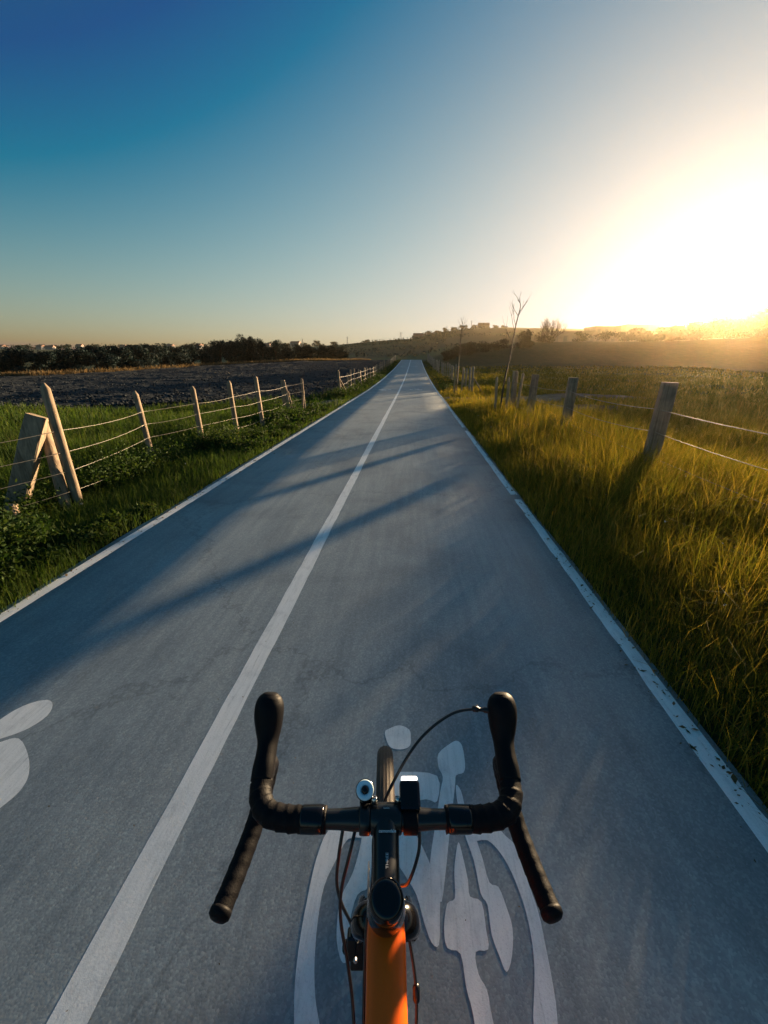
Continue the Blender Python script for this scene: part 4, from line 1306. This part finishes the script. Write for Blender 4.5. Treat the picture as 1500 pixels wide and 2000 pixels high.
# cables
def cable(name, pts, r=0.0026, mat='cable', n=10):
    mb = MB(); mb.tube(spline(pts, n), r, 8, True); return mb.build(name, mat, bike, True)
c1 = cable('shift_cable', [(0.196, 0.141, ZB + .066), (0.170, 0.146, ZB + .066), (0.120, 0.142, ZB + .058), (0.060, 0.112, ZB + .030), (0.010, 0.060, ZB - .012), (-0.018, 0.012, ZB - .050), (-0.020, -0.025, ZB - .095), (-0.030, -0.06, ZB - .16), (-0.034, -0.12, ZB - .28), (-0.030, -0.30, ZB - .50)], 0.0025)
mb = MB(); mb.lathe([(0.0036, -0.010), (0.0050, -0.008), (0.0050, 0.004), (0.0036, 0.006), (0.0036, 0.014), (0.0054, 0.015), (0.0054, 0.024), (0.003, 0.026)], (0.184, 0.1435, ZB + .066), (-1, 0.14, 0), 12)
mb.build('cable_adjuster', 'blackalu', c1, True)
cable('brake_hose', [(-0.066, 0.0, ZB - .014), (-0.072, -0.022, ZB - .045), (-0.077, -0.030, ZB - .10), (-0.072, -0.026, ZB - .17), (-0.062, -0.010, ZB - .26), (-0.062, 0.030, ZB - .40), (-0.066, 0.066, ZB - .47)], 0.0027)
cable('brake_hose', [(-0.046, 0.0, ZB - .014), (-0.056, -0.028, ZB - .04), (-0.068, -0.045, ZB - .09), (-0.070, -0.055, ZB - .15), (-0.060, -0.075, ZB - .22), (-0.050, -0.11, ZB - .28), (-0.040, -0.20, ZB - .38), (-0.034, -0.30, ZB - .50)], 0.0027)
c4 = cable('shift_cable', [(0.052, 0.0, ZB - .014), (0.050, -0.022, ZB - .04), (0.034, -0.045, ZB - .07), (0.020, -0.03, ZB - .12), (0.034, -0.04, ZB - .20), (0.048, -0.09, ZB - .27), (0.042, -0.16, ZB - .36), (0.034, -0.30, ZB - .50)], 0.0025)
mb = MB(); mb.lathe([(0.003, -0.012), (0.0058, -0.008), (0.0058, 0.008), (0.003, 0.012)], (0.048, -0.09, ZB - .27), (0, -0.6, -0.8), 10); mb.build('cable_adjuster', 'blackalu', c4, True)
# small round torch left of the stem
tax = Vector((0.0, -0.50, 0.866))
tc = Vector((-0.0325, 0.020, ZB + 0.036))
mb = MB(); mb.lathe([(0.0095, -0.034), (0.0125, -0.030), (0.0125, -0.006), (0.0148, -0.003), (0.0148, 0.0), (0.0125, 0.0015)], tc, tax, 24)
mb.box(tc - tax * 0.022 + Vector((0, -0.004, -0.010)), (0.017, 0.022, 0.018))
tor = mb.build('torch_light', 'gloss', bike, True)
mb = MB(); mb.lathe([(0.0195, -0.008), (0.0205, -0.006), (0.0205, 0.006), (0.0195, 0.008)], (-0.0325, 0, ZB), (1, 0, 0), 24); mb.build('clamp', 'blackalu', tor, True)
mb = MB(); mb.lathe([(0.0136, 0.0), (0.0136, 0.0024), (0.0124, 0.0036), (0.0072, 0.0036), (0.0064, 0.0022)], tc, tax, 28); mb.build('switch_ring', 'ring', tor, True)
mb = MB(); mb.lathe([(0.0058, 0.0), (0.0058, 0.0042), (0.0042, 0.0062), (0.0018, 0.0070)], tc, tax, 20); mb.build('switch_button', 'gloss', tor, True)
# square front lamp right of the stem
lm = MB()
rot = Matrix.Rotation(R(18), 3, 'X')
lm.box((0.0375, 0.020, ZB + 0.021), (0.0315, 0.040, 0.022), rot)
lmp = lm.build('front_lamp', 'gloss', bike, False, 0.004)
mb = MB(); mb.box(Vector((0.0375, 0.020, ZB + 0.021)) + rot @ Vector((0, 0.0225, 0.002)), (0.026, 0.0065, 0.016), rot); mb.build('lens', 'lens', lmp, False, 0.0025)
mb = MB(); mb.lathe([(0.0190, -0.011), (0.0200, -0.009), (0.0200, 0.009), (0.0190, 0.011)], (0.0375, 0, ZB), (1, 0, 0), 24); mb.build('rubber_strap', 'rubber', lmp, True)

# ------------------------------------------------------------------ haze: low evening air
mb = MB(); mb.box((0, 225, 17.0), (1050, 520, 37.0))
hz = mb.build('haze', None)
m = bpy.data.materials.new('evening_haze'); m.use_nodes = True
nt = m.node_tree
nt.nodes.remove(nt.nodes['Principled BSDF'])
pv = nt.nodes.new('ShaderNodeVolumePrincipled')
pv.inputs['Color'].default_value = (0.98, 0.78, 0.48, 1)
pv.inputs['Density'].default_value = 0.00019
pv.inputs['Anisotropy'].default_value = 0.9
nt.links.new(pv.outputs[0], nt.nodes['Material Output'].inputs['Volume'])
hz.data.materials.append(m)
tag(hz, 'thin golden evening haze over the whole landscape', None, None, 'stuff')

# ------------------------------------------------------------------ one small dusky cloud low on the left, far beyond the haze
mb = MB()
mb.tube([(-62, 0, 0), (-50, 0, 0.5), (-25, 0, 2), (0, 0, 3), (22, 0, 3.5), (45, 0, 2), (62, 0, 0.5)], [(1, 0.5), (14, 3.2), (20, 5), (24, 7), (24, 8), (14, 5), (1, 0.5)], 20, True)
cl = mb.build('cloud', None, None, True)
cl.location = (-1266, 1500.0, 139)
m = bpy.data.materials.new('dusky_cloud'); m.use_nodes = True
nt = m.node_tree
nt.nodes.remove(nt.nodes['Principled BSDF'])
pv = nt.nodes.new('ShaderNodeVolumePrincipled')
pv.inputs['Color'].default_value = (0.22, 0.26, 0.32, 1)
nz = noise(nt, 0.055, 5, 0.65, mapping(nt, (0.6, 1, 2.2)))
mr = nd(nt, 'ShaderNodeMapRange')
mr.inputs['From Min'].default_value = 0.38
mr.inputs['From Max'].default_value = 0.62
mr.inputs['To Max'].default_value = 0.25
nt.links.new(nz.outputs[0], mr.inputs['Value'])
nt.links.new(mr.outputs[0], pv.inputs['Density'])
nt.links.new(pv.outputs[0], nt.nodes['Material Output'].inputs['Volume'])
cl.data.materials.append(m)
tag(cl, 'small dusky cloud low over the left horizon', 'cloud')
